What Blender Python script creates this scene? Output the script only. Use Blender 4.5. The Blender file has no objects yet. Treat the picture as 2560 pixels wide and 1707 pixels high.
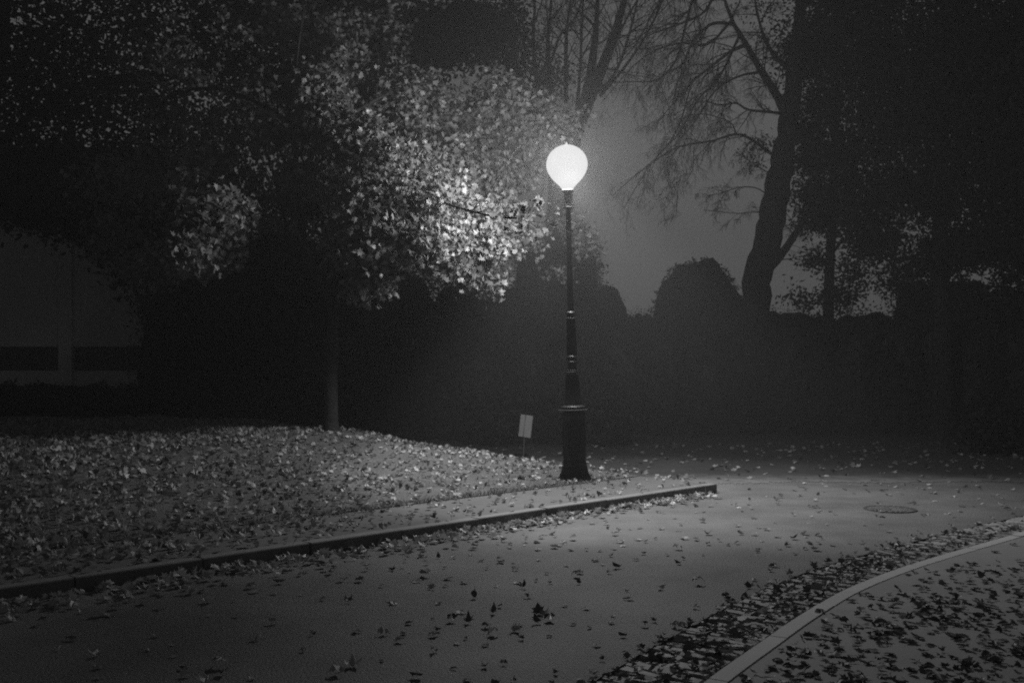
import bpy, math, random
import numpy as np
from mathutils import Vector

S = bpy.context.scene
COL = S.collection
rng = np.random.default_rng(7)
random.seed(7)
R = math.radians

# ------------------------------------------------------------------ camera
F = 2489.0            # focal length in photograph pixels (35 mm lens)
EYE = 1.5
HOR = 921.0           # horizon row of the photograph
cam = bpy.data.cameras.new('camera')
cam.lens = 35.0
cam.sensor_width = 36.0
cam.shift_y = 68.0 / 2560.0
cam.clip_start = 0.05
cam.clip_end = 1000
co = bpy.data.objects.new('camera', cam)
COL.objects.link(co)
co.location = (0, 0, EYE)
co.rotation_euler = (R(90), 0, 0)
S.camera = co


def P(px, py, d):
    """world point seen at photograph pixel (px, py) at distance d along the view axis"""
    return np.array([(px - 1280.0) / F * d, d, EYE - (py - HOR) / F * d])


def G(px, py, z=0.0):
    """world point on the level z seen at photograph pixel (px, py)"""
    d = F * (EYE - z) / (py - HOR)
    return np.array([(px - 1280.0) / F * d, d, z])


# ------------------------------------------------------------------ materials
def new_mat(name):
    m = bpy.data.materials.new(name)
    m.use_nodes = True
    nt = m.node_tree
    nt.nodes.clear()
    out = nt.nodes.new('ShaderNodeOutputMaterial')
    return m, nt, out


def grey(v):
    return (v, v, v, 1.0)


def surf_mat(name, lo, hi, scale=8.0, rough=0.8, bump=0.3, bscale=60.0, spec=0.3, scale2=None, dist=0.01):
    """grey surface mottled between two albedos, with a fine bump"""
    m, nt, out = new_mat(name)
    N, L = nt.nodes, nt.links
    tc = N.new('ShaderNodeTexCoord')
    n1 = N.new('ShaderNodeTexNoise')
    n1.inputs['Scale'].default_value = scale
    n1.inputs['Detail'].default_value = 6
    n1.inputs['Roughness'].default_value = 0.65
    L.new(tc.outputs['Object'], n1.inputs['Vector'])
    n2 = N.new('ShaderNodeTexNoise')
    n2.inputs['Scale'].default_value = scale2 or bscale
    n2.inputs['Detail'].default_value = 3
    L.new(tc.outputs['Object'], n2.inputs['Vector'])
    add = N.new('ShaderNodeMath')
    add.operation = 'MULTIPLY_ADD'
    L.new(n2.outputs['Fac'], add.inputs[0])
    add.inputs[1].default_value = 0.5
    mul = N.new('ShaderNodeMath')
    mul.operation = 'MULTIPLY'
    mul.inputs[1].default_value = 0.5
    L.new(n1.outputs['Fac'], mul.inputs[0])
    L.new(mul.outputs[0], add.inputs[2])
    mr = N.new('ShaderNodeMapRange')
    mr.inputs['From Min'].default_value = 0.35
    mr.inputs['From Max'].default_value = 0.65
    mr.inputs['To Min'].default_value = lo
    mr.inputs['To Max'].default_value = hi
    L.new(add.outputs[0], mr.inputs['Value'])
    b = N.new('ShaderNodeBsdfPrincipled')
    L.new(mr.outputs[0], b.inputs['Base Color'])
    b.inputs['Roughness'].default_value = rough
    b.inputs['Specular IOR Level'].default_value = spec
    bp = N.new('ShaderNodeBump')
    bp.inputs['Strength'].default_value = bump
    bp.inputs['Distance'].default_value = dist
    n3 = N.new('ShaderNodeTexNoise')
    n3.inputs['Scale'].default_value = bscale
    n3.inputs['Detail'].default_value = 4
    L.new(tc.outputs['Object'], n3.inputs['Vector'])
    L.new(n3.outputs['Fac'], bp.inputs['Height'])
    L.new(bp.outputs['Normal'], b.inputs['Normal'])
    L.new(b.outputs[0], out.inputs['Surface'])
    return m


def leaf_mat(name, lo, hi, trans=0.3, gloss=0.04):
    """leaf: every leaf its own tone, some light coming through"""
    m, nt, out = new_mat(name)
    N, L = nt.nodes, nt.links
    g = N.new('ShaderNodeNewGeometry')
    mr = N.new('ShaderNodeMapRange')
    mr.inputs['To Min'].default_value = lo
    mr.inputs['To Max'].default_value = hi
    L.new(g.outputs['Random Per Island'], mr.inputs['Value'])
    d = N.new('ShaderNodeBsdfDiffuse')
    t = N.new('ShaderNodeBsdfTranslucent')
    L.new(mr.outputs[0], d.inputs['Color'])
    L.new(mr.outputs[0], t.inputs['Color'])
    mx = N.new('ShaderNodeMixShader')
    mx.inputs[0].default_value = trans
    L.new(d.outputs[0], mx.inputs[1])
    L.new(t.outputs[0], mx.inputs[2])
    gl = N.new('ShaderNodeBsdfGlossy')
    gl.inputs['Roughness'].default_value = 0.45
    gl.inputs['Color'].default_value = grey(0.8)
    mx2 = N.new('ShaderNodeMixShader')
    mx2.inputs[0].default_value = gloss
    L.new(mx.outputs[0], mx2.inputs[1])
    L.new(gl.outputs[0], mx2.inputs[2])
    L.new(mx2.outputs[0], out.inputs['Surface'])
    return m


M = {}
M['asphalt'] = surf_mat('asphalt', 0.05, 0.18, 0.9, 0.75, 1.0, 75, 0.3, 75, 0.012)
M['old_asphalt'] = surf_mat('old_asphalt', 0.025, 0.05, 0.9, 0.9, 0.6, 120, 0.2, 90, 0.006)
M['light_fade_path'] = surf_mat('light_fade_path', 0.02, 0.045, 0.9, 0.9, 0.6, 120, 0.15, 90, 0.006)
_nt = M['light_fade_path'].node_tree                 # ragged fade of lamplight towards the dark path, mixed into the base colour
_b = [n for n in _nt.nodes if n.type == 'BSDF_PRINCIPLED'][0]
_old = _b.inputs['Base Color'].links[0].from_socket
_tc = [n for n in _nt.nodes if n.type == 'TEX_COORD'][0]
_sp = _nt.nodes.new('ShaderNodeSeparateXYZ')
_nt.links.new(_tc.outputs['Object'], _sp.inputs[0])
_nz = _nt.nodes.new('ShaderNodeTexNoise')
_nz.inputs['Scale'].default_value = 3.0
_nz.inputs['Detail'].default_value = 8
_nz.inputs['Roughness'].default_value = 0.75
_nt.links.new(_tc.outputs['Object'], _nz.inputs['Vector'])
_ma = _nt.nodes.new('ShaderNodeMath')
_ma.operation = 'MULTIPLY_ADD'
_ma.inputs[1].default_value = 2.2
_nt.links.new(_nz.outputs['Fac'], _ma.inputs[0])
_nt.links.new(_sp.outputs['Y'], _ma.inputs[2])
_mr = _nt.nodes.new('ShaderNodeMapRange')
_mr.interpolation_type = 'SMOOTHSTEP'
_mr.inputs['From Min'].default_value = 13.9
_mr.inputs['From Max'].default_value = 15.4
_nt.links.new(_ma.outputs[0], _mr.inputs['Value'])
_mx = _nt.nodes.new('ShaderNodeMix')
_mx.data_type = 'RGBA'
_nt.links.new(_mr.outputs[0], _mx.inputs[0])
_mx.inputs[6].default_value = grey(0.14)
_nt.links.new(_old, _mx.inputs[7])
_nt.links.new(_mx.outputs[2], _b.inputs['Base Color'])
M['footpath'] = surf_mat('footpath_asphalt', 0.075, 0.125, 1.7, 0.85, 0.4, 150, 0.25, 160, 0.004)
M['paving'] = surf_mat('paving', 0.21, 0.31, 1.7, 0.85, 0.4, 150, 0.25, 160, 0.004)
M['concrete'] = surf_mat('concrete', 0.36, 0.46, 3.0, 0.85, 0.35, 140, 0.25, 160, 0.003)
M['setts'] = surf_mat('setts', 0.12, 0.36, 14, 0.7, 0.5, 90, 0.35, 50, 0.004)
M['kerb'] = surf_mat('kerb', 0.12, 0.19, 4, 0.8, 0.4, 130, 0.25, 90, 0.003)
M['lawn'] = surf_mat('lawn', 0.07, 0.13, 2.2, 0.95, 0.9, 45, 0.1, 30, 0.03)
M['earth'] = surf_mat('earth', 0.03, 0.06, 1.2, 0.95, 0.8, 30, 0.1, 20, 0.03)
M['bark'] = surf_mat('bark', 0.012, 0.032, 6, 0.9, 0.9, 40, 0.15, 25, 0.02)
M['dark_bark'] = surf_mat('dark_bark', 0.008, 0.018, 6, 0.95, 0.9, 30, 0.1, 25, 0.02)
M['iron'] = surf_mat('iron', 0.012, 0.022, 20, 0.45, 0.25, 120, 0.4, 90, 0.002)
M['cast_iron'] = surf_mat('cast_iron', 0.03, 0.06, 20, 0.6, 0.3, 120, 0.4, 90, 0.002)
M['lid'] = surf_mat('worn_lid', 0.05, 0.19, 22, 0.7, 0.3, 60, 0.3, 35, 0.002)
M['neck'] = surf_mat('lamplit_iron', 0.05, 0.09, 20, 0.28, 0.2, 120, 0.6, 90, 0.001)  # paler copy of the iron: lamp gleam on the neck put into colour
M['edging'] = surf_mat('edging_stone', 0.15, 0.22, 5, 0.85, 0.4, 120, 0.2, 90, 0.003)
M['sign'] = surf_mat('sign_board', 0.16, 0.21, 6, 0.6, 0.1, 90, 0.3, 60, 0.001)
M['sign_strip'] = surf_mat('sign_strip', 0.10, 0.14, 6, 0.6, 0.1, 90, 0.3, 60, 0.001)
M['wall'] = surf_mat('render_wall', 0.46, 0.56, 1.0, 0.95, 0.3, 60, 0.1, 40, 0.004)
M['dark_glass'] = surf_mat('dark_glass', 0.01, 0.015, 3, 0.25, 0.02, 40, 0.4, 40, 0.001)
M['roof'] = surf_mat('roof_felt', 0.04, 0.07, 3, 0.9, 0.4, 60, 0.1, 40, 0.004)
M['maple'] = leaf_mat('maple_leaf', 0.10, 0.24, 0.5, 0.03)
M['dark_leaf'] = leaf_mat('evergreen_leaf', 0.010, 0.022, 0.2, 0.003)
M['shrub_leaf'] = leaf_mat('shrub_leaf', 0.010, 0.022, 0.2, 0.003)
M['litter'] = leaf_mat('fallen_leaf_mixed', 0.07, 0.38, 0.2, 0.03)
M['litter_pale'] = leaf_mat('fallen_leaf_pale', 0.26, 0.44, 0.25, 0.04)
M['litter_dark'] = leaf_mat('fallen_leaf_dark', 0.04, 0.13, 0.08, 0.04)
M['litter_dim'] = leaf_mat('fallen_leaf_dull', 0.07, 0.26, 0.2, 0.03)
M['grass'] = leaf_mat('grass_blade', 0.06, 0.14, 0.3, 0.02)


# ------------------------------------------------------------------ object helpers
def link(o, parent=None):
    COL.objects.link(o)
    if parent is not None:
        o.parent = parent
    return o


def tag(o, label=None, cat=None, group=None, kind=None):
    if label:
        o['label'] = label
    if cat:
        o['category'] = cat
    if group:
        o['group'] = group
    if kind:
        o['kind'] = kind
    return o


def empty(name, loc, label, cat, group=None):
    o = bpy.data.objects.new(name, None)
    o.empty_display_size = 0.2
    o.location = tuple(float(c) for c in loc)
    link(o)
    return tag(o, label, cat, group)


def np_mesh(name, verts, polys, mat, smooth=False):
    """verts (n,3); polys: list of arrays (m,k) - faces of one size each"""
    me = bpy.data.meshes.new(name)
    verts = np.asarray(verts, dtype=np.float32)
    me.vertices.add(len(verts))
    me.vertices.foreach_set('co', verts.ravel())
    polys = [np.asarray(p, dtype=np.int32) for p in polys if len(p)]
    idx = np.concatenate([p.ravel() for p in polys])
    tot = np.concatenate([np.full(len(p), p.shape[1], np.int32) for p in polys])
    start = np.concatenate([[0], np.cumsum(tot)[:-1]]).astype(np.int32)
    me.loops.add(len(idx))
    me.loops.foreach_set('vertex_index', idx)
    me.polygons.add(len(tot))
    me.polygons.foreach_set('loop_start', start)
    me.polygons.foreach_set('use_smooth', np.full(len(tot), smooth, bool))
    me.update(calc_edges=True)
    me.validate()
    if mat is not None:
        me.materials.append(mat)
    return me


def obj(name, me, parent=None):
    return link(bpy.data.objects.new(name, me), parent)


class Geo:
    """collects tubes, boxes and lathes into one mesh"""

    def __init__(self):
        self.v = []
        self.q = {}
        self.n = 0

    def add(self, v, faces):
        v = np.asarray(v, float)
        for f in faces:
            f = np.asarray(f)
            if f.ndim == 1:
                f = f[None]
            self.q.setdefault(f.shape[1], []).append(f + self.n)
        self.v.append(v)
        self.n += len(v)

    def tube(self, pts, rad, sides=6, cap=True, wob=0.0):
        pts = np.asarray(pts, float)
        rad = np.asarray(rad, float)
        n = len(pts)
        t = np.gradient(pts, axis=0)
        t /= np.linalg.norm(t, axis=1)[:, None] + 1e-9
        up = np.array([0.0, 1.0, 0.0]) if abs(t[0][2]) > 0.8 else np.array([0.0, 0.0, 1.0])
        a = np.linspace(0, 2 * np.pi, sides, endpoint=False)
        vs = []
        u = up
        for i in range(n):
            u = u - t[i] * np.dot(u, t[i])
            u /= np.linalg.norm(u) + 1e-9
            w = np.cross(t[i], u)
            r = rad[i] * (1 + (wob * rng.standard_normal(sides) if wob else 0))
            r = np.broadcast_to(r, (sides,))
            vs.append(pts[i] + np.outer(np.cos(a) * r, u) + np.outer(np.sin(a) * r, w))
        v = np.concatenate(vs)
        k = np.arange(sides)
        f = []
        for i in range(n - 1):
            f.append(np.stack([i * sides + k, i * sides + (k + 1) % sides, (i + 1) * sides + (k + 1) % sides, (i + 1) * sides + k], 1))
        fs = [np.concatenate(f)]
        if cap:
            fs.append((n - 1) * sides + k)
            fs.append(k[::-1])
        self.add(v, fs)

    def lathe(self, prof, sides=24, c=(0, 0, 0), rot=0.0):
        prof = np.asarray(prof, float)
        a = np.linspace(0, 2 * np.pi, sides, endpoint=False) + rot
        v = np.concatenate([np.stack([np.cos(a) * r + c[0], np.sin(a) * r + c[1], np.full(sides, z + c[2])], 1) for r, z in prof])
        k = np.arange(sides)
        n = len(prof)
        f = np.concatenate([np.stack([i * sides + k, i * sides + (k + 1) % sides, (i + 1) * sides + (k + 1) % sides, (i + 1) * sides + k], 1) for i in range(n - 1)])
        self.add(v, [f, (n - 1) * sides + k, k[::-1]])

    def box(self, lo, hi):
        x0, y0, z0 = lo
        x1, y1, z1 = hi
        v = [(x0, y0, z0), (x1, y0, z0), (x1, y1, z0), (x0, y1, z0), (x0, y0, z1), (x1, y0, z1), (x1, y1, z1), (x0, y1, z1)]
        self.add(v, [np.array([[0, 3, 2, 1], [4, 5, 6, 7], [0, 1, 5, 4], [1, 2, 6, 5], [2, 3, 7, 6], [3, 0, 4, 7]])])

    def build(self, name, mat, parent=None, smooth=False, off=(0, 0, 0)):
        v = np.concatenate(self.v) - np.asarray(off, float)
        me = np_mesh(name, v, [np.concatenate(q) for q in self.q.values()], mat, smooth)
        return obj(name, me, parent)


# ------------------------------------------------------------------ leaves
half = np.array([(0, 0), (.22, -.12), (.32, .04), (.62, .06), (.45, .27), (.62, .60), (.30, .50), (.19, .70), (0, 1.0)])
MAPLE_V = np.concatenate([half, half[1:-1] * [-1, 1]])
MAPLE_F = np.array([[0, 1, 2, 3, 4, 5, 6, 7, 8], [8, 15, 14, 13, 12, 11, 10, 9, 0]])
SIMPLE_V = np.array([(0, 0), (.24, .35), (.17, .72), (0, 1.0), (-.24, .35), (-.17, .72)])
SIMPLE_F = np.array([[0, 1, 2, 3], [3, 5, 4, 0]])


def rot_from(zaxis, spin):
    """(n,3,3) frames with the given normals, spun about them"""
    z = zaxis / (np.linalg.norm(zaxis, axis=1)[:, None] + 1e-9)
    ref = np.where(np.abs(z[:, 2:3]) > 0.9, np.array([[1.0, 0, 0]]), np.array([[0, 0, 1.0]]))
    x = np.cross(ref, z)
    x /= np.linalg.norm(x, axis=1)[:, None] + 1e-9
    y = np.cross(z, x)
    c, s = np.cos(spin)[:, None], np.sin(spin)[:, None]
    X = x * c + y * s
    Y = -x * s + y * c
    return np.stack([X, Y, z], 2)


def leaf_geo(pos, normal, spin, size, tv, tf, fold, curl):
    n = len(pos)
    fr = rot_from(normal, spin)
    x, y = tv[:, 0], tv[:, 1] - 0.4
    z = np.abs(x)[None] * fold[:, None] + (y ** 2)[None] * curl[:, None] + (x ** 2)[None] * curl[:, None] * 0.6
    loc = np.stack([np.broadcast_to(x, z.shape), np.broadcast_to(y, z.shape), z], 2) * size[:, None, None]
    v = np.einsum('nij,nkj->nki', fr, loc) + pos[:, None]
    k = len(tv)
    f = (tf[None] + (np.arange(n) * k)[:, None, None]).reshape(-1, tf.shape[1])
    return v.reshape(-1, 3), f


def in_blobs(blobs, n, sub, shell=0.35, spread=0.3):
    """leaf positions gathered in small sprays inside ellipsoid blobs (centre, radii, weight)"""
    w = np.array([b[2] for b in blobs], float)
    w /= w.sum()
    ns = max(1, n // sub)
    bi = rng.choice(len(blobs), ns, p=w)
    c = np.array([b[0] for b in blobs])[bi]
    r = np.array([b[1] for b in blobs])[bi]
    d = rng.standard_normal((ns, 3))
    d /= np.linalg.norm(d, axis=1)[:, None]
    rad = rng.uniform(0, 1, ns) ** shell
    sp = c + d * r * rad[:, None]
    pos = np.repeat(sp, sub, 0) + rng.standard_normal((ns * sub, 3)) * spread * np.array([1, 1, .7])
    out = np.repeat(d, sub, 0)
    return pos, out


def foliage(name, blobs, n, size, mat, parent, sub=14, shell=0.35, spread=0.25, kind='simple', droop=0.5, off=(0, 0, 0), core=None, extra=None):
    pos, out = in_blobs(blobs, n, sub, shell, spread)
    m = len(pos)
    nrm = rng.standard_normal((m, 3)) * 0.8 + out * 0.5 + np.array([0, 0, droop])
    spin = rng.uniform(0, 2 * np.pi, m)
    sz = size * rng.uniform(0.65, 1.25, m)
    tv, tf = (MAPLE_V, MAPLE_F) if kind == 'maple' else (SIMPLE_V, SIMPLE_F)
    v, f = leaf_geo(pos - np.asarray(off, float), nrm, spin, sz, tv, tf, rng.uniform(-.1, .5, m), rng.uniform(-.5, .3, m))
    polys = [f]
    vs = [v]
    nv = len(v)
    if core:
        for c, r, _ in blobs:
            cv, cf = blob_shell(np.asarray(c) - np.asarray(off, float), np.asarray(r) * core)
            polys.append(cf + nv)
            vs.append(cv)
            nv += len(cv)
    me = np_mesh(name, np.concatenate(vs), polys, mat)
    return obj(name, me, parent)


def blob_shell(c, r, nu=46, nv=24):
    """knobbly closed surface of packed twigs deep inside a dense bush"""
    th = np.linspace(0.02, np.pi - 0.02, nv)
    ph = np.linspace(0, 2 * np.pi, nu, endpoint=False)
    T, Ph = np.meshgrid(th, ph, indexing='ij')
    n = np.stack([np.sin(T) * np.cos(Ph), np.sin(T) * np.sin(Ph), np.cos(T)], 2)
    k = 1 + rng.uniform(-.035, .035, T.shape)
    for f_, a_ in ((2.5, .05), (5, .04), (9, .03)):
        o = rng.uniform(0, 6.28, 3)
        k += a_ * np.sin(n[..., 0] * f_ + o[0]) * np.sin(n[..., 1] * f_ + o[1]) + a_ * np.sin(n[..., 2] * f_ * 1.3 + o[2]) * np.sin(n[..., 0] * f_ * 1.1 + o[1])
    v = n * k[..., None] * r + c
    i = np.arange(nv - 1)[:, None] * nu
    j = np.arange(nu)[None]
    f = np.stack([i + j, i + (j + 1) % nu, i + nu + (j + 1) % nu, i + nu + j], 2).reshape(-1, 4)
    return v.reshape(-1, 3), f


# ------------------------------------------------------------------ branches
def smooth_path(pts, n=14):
    """Catmull-Rom through the given points"""
    p = np.asarray(pts, float)
    p = np.concatenate([[2 * p[0] - p[1]], p, [2 * p[-1] - p[-2]]])
    seg = len(p) - 3
    out = []
    per = max(2, n // seg)
    for i in range(seg):
        t = np.linspace(0, 1, per, endpoint=(i == seg - 1))[:, None]
        a, b, c, d = p[i], p[i + 1], p[i + 2], p[i + 3]
        out.append(0.5 * ((2 * b) + (c - a) * t + (2 * a - 5 * b + 4 * c - d) * t ** 2 + (3 * b - a - 3 * c + d) * t ** 3))
    return np.concatenate(out)


def grow(geo, start, direc, length, rad, level, droop=0.0, kids=5, split=0.75, wig=0.12, minr=0.003):
    """one branch with its side twigs"""
    n = max(4, int(5 + length * 3))
    p = np.array(start, float)
    d = np.array(direc, float)
    d /= np.linalg.norm(d)
    pts, rads = [p.copy()], [rad]
    for i in range(n):
        d = d + rng.standard_normal(3) * wig + np.array([0, 0, -droop]) / n * (1 + i / n)
        d /= np.linalg.norm(d)
        p = p + d * length / n
        pts.append(p.copy())
        rads.append(max(minr, rad * (1 - 0.8 * (i + 1) / n)))
    geo.tube(pts, rads, 5 if rad > 0.02 else 3, cap=False)
    if level > 0:
        for k in range(kids):
            i = int(rng.uniform(0.2, 0.98) * n)
            base = pts[i]
            dd = pts[min(i + 1, n)] - pts[max(i - 1, 0)]
            dd /= np.linalg.norm(dd)
            side = rng.standard_normal(3)
            side -= dd * np.dot(side, dd)
            side /= np.linalg.norm(side)
            nd = dd * (1 - split * 0.5) + side * split
            grow(geo, base, nd, length * rng.uniform(0.3, 0.6), max(minr, rads[i] * 0.55), level - 1, droop, kids, split, wig * 1.15, minr)


def side_twigs(geo, path, rads, count, length, rad, level=1, droop=0.3, kids=4, bias=(0, 0, 0), f0=0.15):
    for k in range(count):
        i = int(rng.uniform(f0, 1.0) * (len(path) - 1))
        dd = path[min(i + 1, len(path) - 1)] - path[max(i - 1, 0)]
        dd /= np.linalg.norm(dd) + 1e-9
        side = rng.standard_normal(3)
        side -= dd * np.dot(side, dd)
        side /= np.linalg.norm(side)
        nd = dd * 0.6 + side * 0.7 + np.array(bias)
        grow(geo, path[i], nd, length * rng.uniform(0.5, 1.2), min(rad, rads[i] * 0.6), level, droop, kids)


# ------------------------------------------------------------------ the lie of the land
KD = np.array([1.0, 1.0]) / math.sqrt(2)      # along the kerb, towards the tip of the island
KN = np.array([-1.0, 1.0]) / math.sqrt(2)     # away from the road
K0 = np.array([2.30, 11.86])                  # end of the straight kerb
E0 = np.array([2.36, 13.05])
ED = np.array([-3.5, 6.25]) / math.hypot(3.5, 6.25)
EN = np.array([-ED[1], ED[0]])                # towards the island
KTOP = 0.11
PAVE = 1.2


def smoothstep(a, b, x):
    t = np.clip((x - a) / (b - a), 0, 1)
    return t * t * (3 - 2 * t)


def tip_drop(x, y):
    """1 on the island, falling to 0 where it runs out into the far path"""
    s2 = (np.asarray(x) - E0[0]) * EN[0] + (np.asarray(y) - E0[1]) * EN[1]
    return smoothstep(-.05, .6, s2)


def lawn_z(x, y):
    x = np.asarray(x, float)
    y = np.asarray(y, float)
    s1 = (x - K0[0]) * KN[0] + (y - K0[1]) * KN[1] - PAVE
    s2 = (x - E0[0]) * EN[0] + (y - E0[1]) * EN[1]
    m = np.minimum(s1, s2)
    far = smoothstep(0, 9, s1)
    lump = 0.022 * np.sin(x * 1.3 + 0.4) * np.sin(y * 1.1 + 1.0) + 0.02 * np.sin(x * 3.1 + y * 2.3)
    return 0.012 + (KTOP - .008) * tip_drop(x, y) + (0.42 + 0.06 * far) * smoothstep(0.0, 5.2, m) + .13 * np.exp(-((x + 2.66) ** 2 + (y - 14.6) ** 2) / 1.6) + lump * smoothstep(0.2, 2.5, m)


def on_island(x, y):
    s1 = (x - K0[0]) * KN[0] + (y - K0[1]) * KN[1]
    s2 = (x - E0[0]) * EN[0] + (y - E0[1]) * EN[1]
    return s1, s2


def sheet(name, poly, z, mat, kind='structure'):
    """flat polygon cut into small cells"""
    me = bpy.data.meshes.new(name)
    me.from_pydata([(float(a), float(b), z) for a, b in poly], [], [list(range(len(poly)))])
    me.materials.append(mat)
    me.update()
    return tag(obj(name, me), kind=kind)


g = Geo()
xs = np.linspace(-100, 100, 81)
gx, gy = np.meshgrid(xs, xs)
vz = -0.09 + 0 * gx
v = np.stack([gx, gy + 40, vz], 2).reshape(-1, 3)
i = np.arange(80)[:, None] * 81
j = np.arange(80)[None]
f = np.stack([i + j, i + j + 1, i + 82 + j, i + 81 + j], 2).reshape(-1, 4)
tag(obj('ground', np_mesh('ground', v, [f], M['earth'])), kind='structure')

# the kerb on the far side of the gutter (right), as points on the ground
KERB_R = np.array([(0.05, 3.2), (0.50, 4.05), (0.957, 4.81), (1.31, 5.36), (1.75, 6.03), (2.28, 6.76), (3.02, 7.57), (3.94, 8.43), (4.85, 9.25), (6.0, 10.2), (8.0, 11.6), (11.0, 13.3), (16, 15.5)])
kr = smooth_path(np.c_[KERB_R, np.zeros(len(KERB_R))], 240)[:, :2]
kt = np.gradient(kr, axis=0)
kt /= np.linalg.norm(kt, axis=1)[:, None]
kn = np.c_[-kt[:, 1], kt[:, 0]]               # towards the road
GUT = 0.47

# road: everything between the island and the gutter
edge = kr + kn * (GUT - .008) + kn * (rng.standard_normal((len(kr), 1)) * .006)
road = [(-40, -20), (-1.6, -20), (-1.6, 1.0)] + [tuple(p) for p in edge[::2]] + [(16, 30), (-40, 30)]
sheet('road', road, 0.0, M['asphalt'])
# older, darker path behind the island
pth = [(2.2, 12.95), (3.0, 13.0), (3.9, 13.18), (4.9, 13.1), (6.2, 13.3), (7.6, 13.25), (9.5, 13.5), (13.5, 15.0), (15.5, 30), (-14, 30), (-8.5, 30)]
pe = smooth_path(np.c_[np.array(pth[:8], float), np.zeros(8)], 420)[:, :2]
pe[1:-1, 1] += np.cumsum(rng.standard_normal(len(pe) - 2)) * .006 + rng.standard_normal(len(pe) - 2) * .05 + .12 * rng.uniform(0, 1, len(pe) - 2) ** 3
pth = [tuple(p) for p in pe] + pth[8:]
sheet('path', pth, 0.005, M['light_fade_path'])

# pavement on the right
pv = [tuple(p) for p in (kr - kn * 0.115)[::3]] + [(18, 10), (18, -20), (0.2, -20)]
sheet('pavement', pv, 0.015, M['paving'])

# kerb strip on the right: long pale stones
g = Geo()
L = np.concatenate([[0], np.cumsum(np.linalg.norm(np.diff(kr, axis=0), axis=1))])
tot = L[-1]
s = 0.0
while s < tot - 1.0:
    ss = np.linspace(s, s + 0.90, 8)
    c = np.stack([np.interp(ss, L, kr[:, 0]), np.interp(ss, L, kr[:, 1])], 1)
    nn = np.stack([np.interp(ss, L, kn[:, 0]), np.interp(ss, L, kn[:, 1])], 1)
    nn /= np.linalg.norm(nn, axis=1)[:, None]
    top = 0.018 + rng.uniform(-.003, .003)
    prof = [(0.0, -0.05), (0.0, top - 0.012), (-0.010, top), (-0.105, top), (-0.112, top - 0.01), (-0.112, -0.05)]
    v = np.concatenate([np.c_[c + nn * a, np.full(8, z)] for a, z in prof])
    k = np.arange(7)
    f = np.concatenate([np.stack([m * 8 + k, m * 8 + k + 1, (m + 1) * 8 + k + 1, (m + 1) * 8 + k], 1) for m in range(5)])
    g.add(v, [f, np.array([m * 8 for m in range(6)]), np.array([m * 8 + 7 for m in range(6)][::-1])])
    s += 0.905
tag(g.build('kerb', M['concrete']), kind='structure')

# gutter of narrow setts laid across
g = Geo()
s = 0.0
row = 0
while s < tot - 0.3:
    w = rng.uniform(0.05, 0.09)
    c0 = np.array([np.interp(s, L, kr[:, 0]), np.interp(s, L, kr[:, 1])])
    c1 = np.array([np.interp(s + w - 0.010, L, kr[:, 0]), np.interp(s + w - 0.010, L, kr[:, 1])])
    i0 = int(np.clip(np.searchsorted(L, s), 0, len(L) - 1))
    nn = kn[i0]
    cuts = [0.012, GUT * (0.5 if row % 2 else 0.34), GUT * (1.0 if row % 2 else 0.67), GUT]
    cuts = sorted(set([c for c in cuts if c <= GUT - 0.01] + [GUT - 0.012]))
    for a, b in zip(cuts[:-1], cuts[1:]):
        zt = -0.006 + 0.010 * abs((a + b) / GUT - 1) + rng.uniform(-.010, .009)
        tl = rng.uniform(-.010, .010, 4)
        jt = rng.uniform(-.008, .008, (4, 2))
        q = [c0 + nn * (a + 0.006) + jt[0], c1 + nn * (a + 0.006) + jt[1], c1 + nn * (b - 0.006) + jt[2], c0 + nn * (b - 0.006) + jt[3]]
        cen = sum(q) / 4
        lowv = [(*p, -0.06) for p in q]
        mid = [(*p, zt - 0.012 + t) for p, t in zip(q, tl)]
        topv = [(*(cen + (p - cen) * 0.88), zt + t) for p, t in zip(q, tl)]
        v = lowv + mid + topv
        f = []
        for lay in (0, 4):
            for m in range(4):
                f.append([lay + m, lay + (m + 1) % 4, lay + 4 + (m + 1) % 4, lay + 4 + m])
        f.append([8, 9, 10, 11])
        g.add(np.array(v), [np.array(f)])
    s += w
    row += 1
nb = len(kr)
bed = np.concatenate([np.c_[kr + kn * (-.02), np.full(nb, -.030)], np.c_[kr + kn * (GUT + .03), np.full(nb, -.022)]])
k = np.arange(nb - 1)
g.add(bed, [np.stack([k, k + 1, k + 1 + nb, k + nb], 1)])
tag(g.build('gutter', M['setts']), kind='structure')

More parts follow.
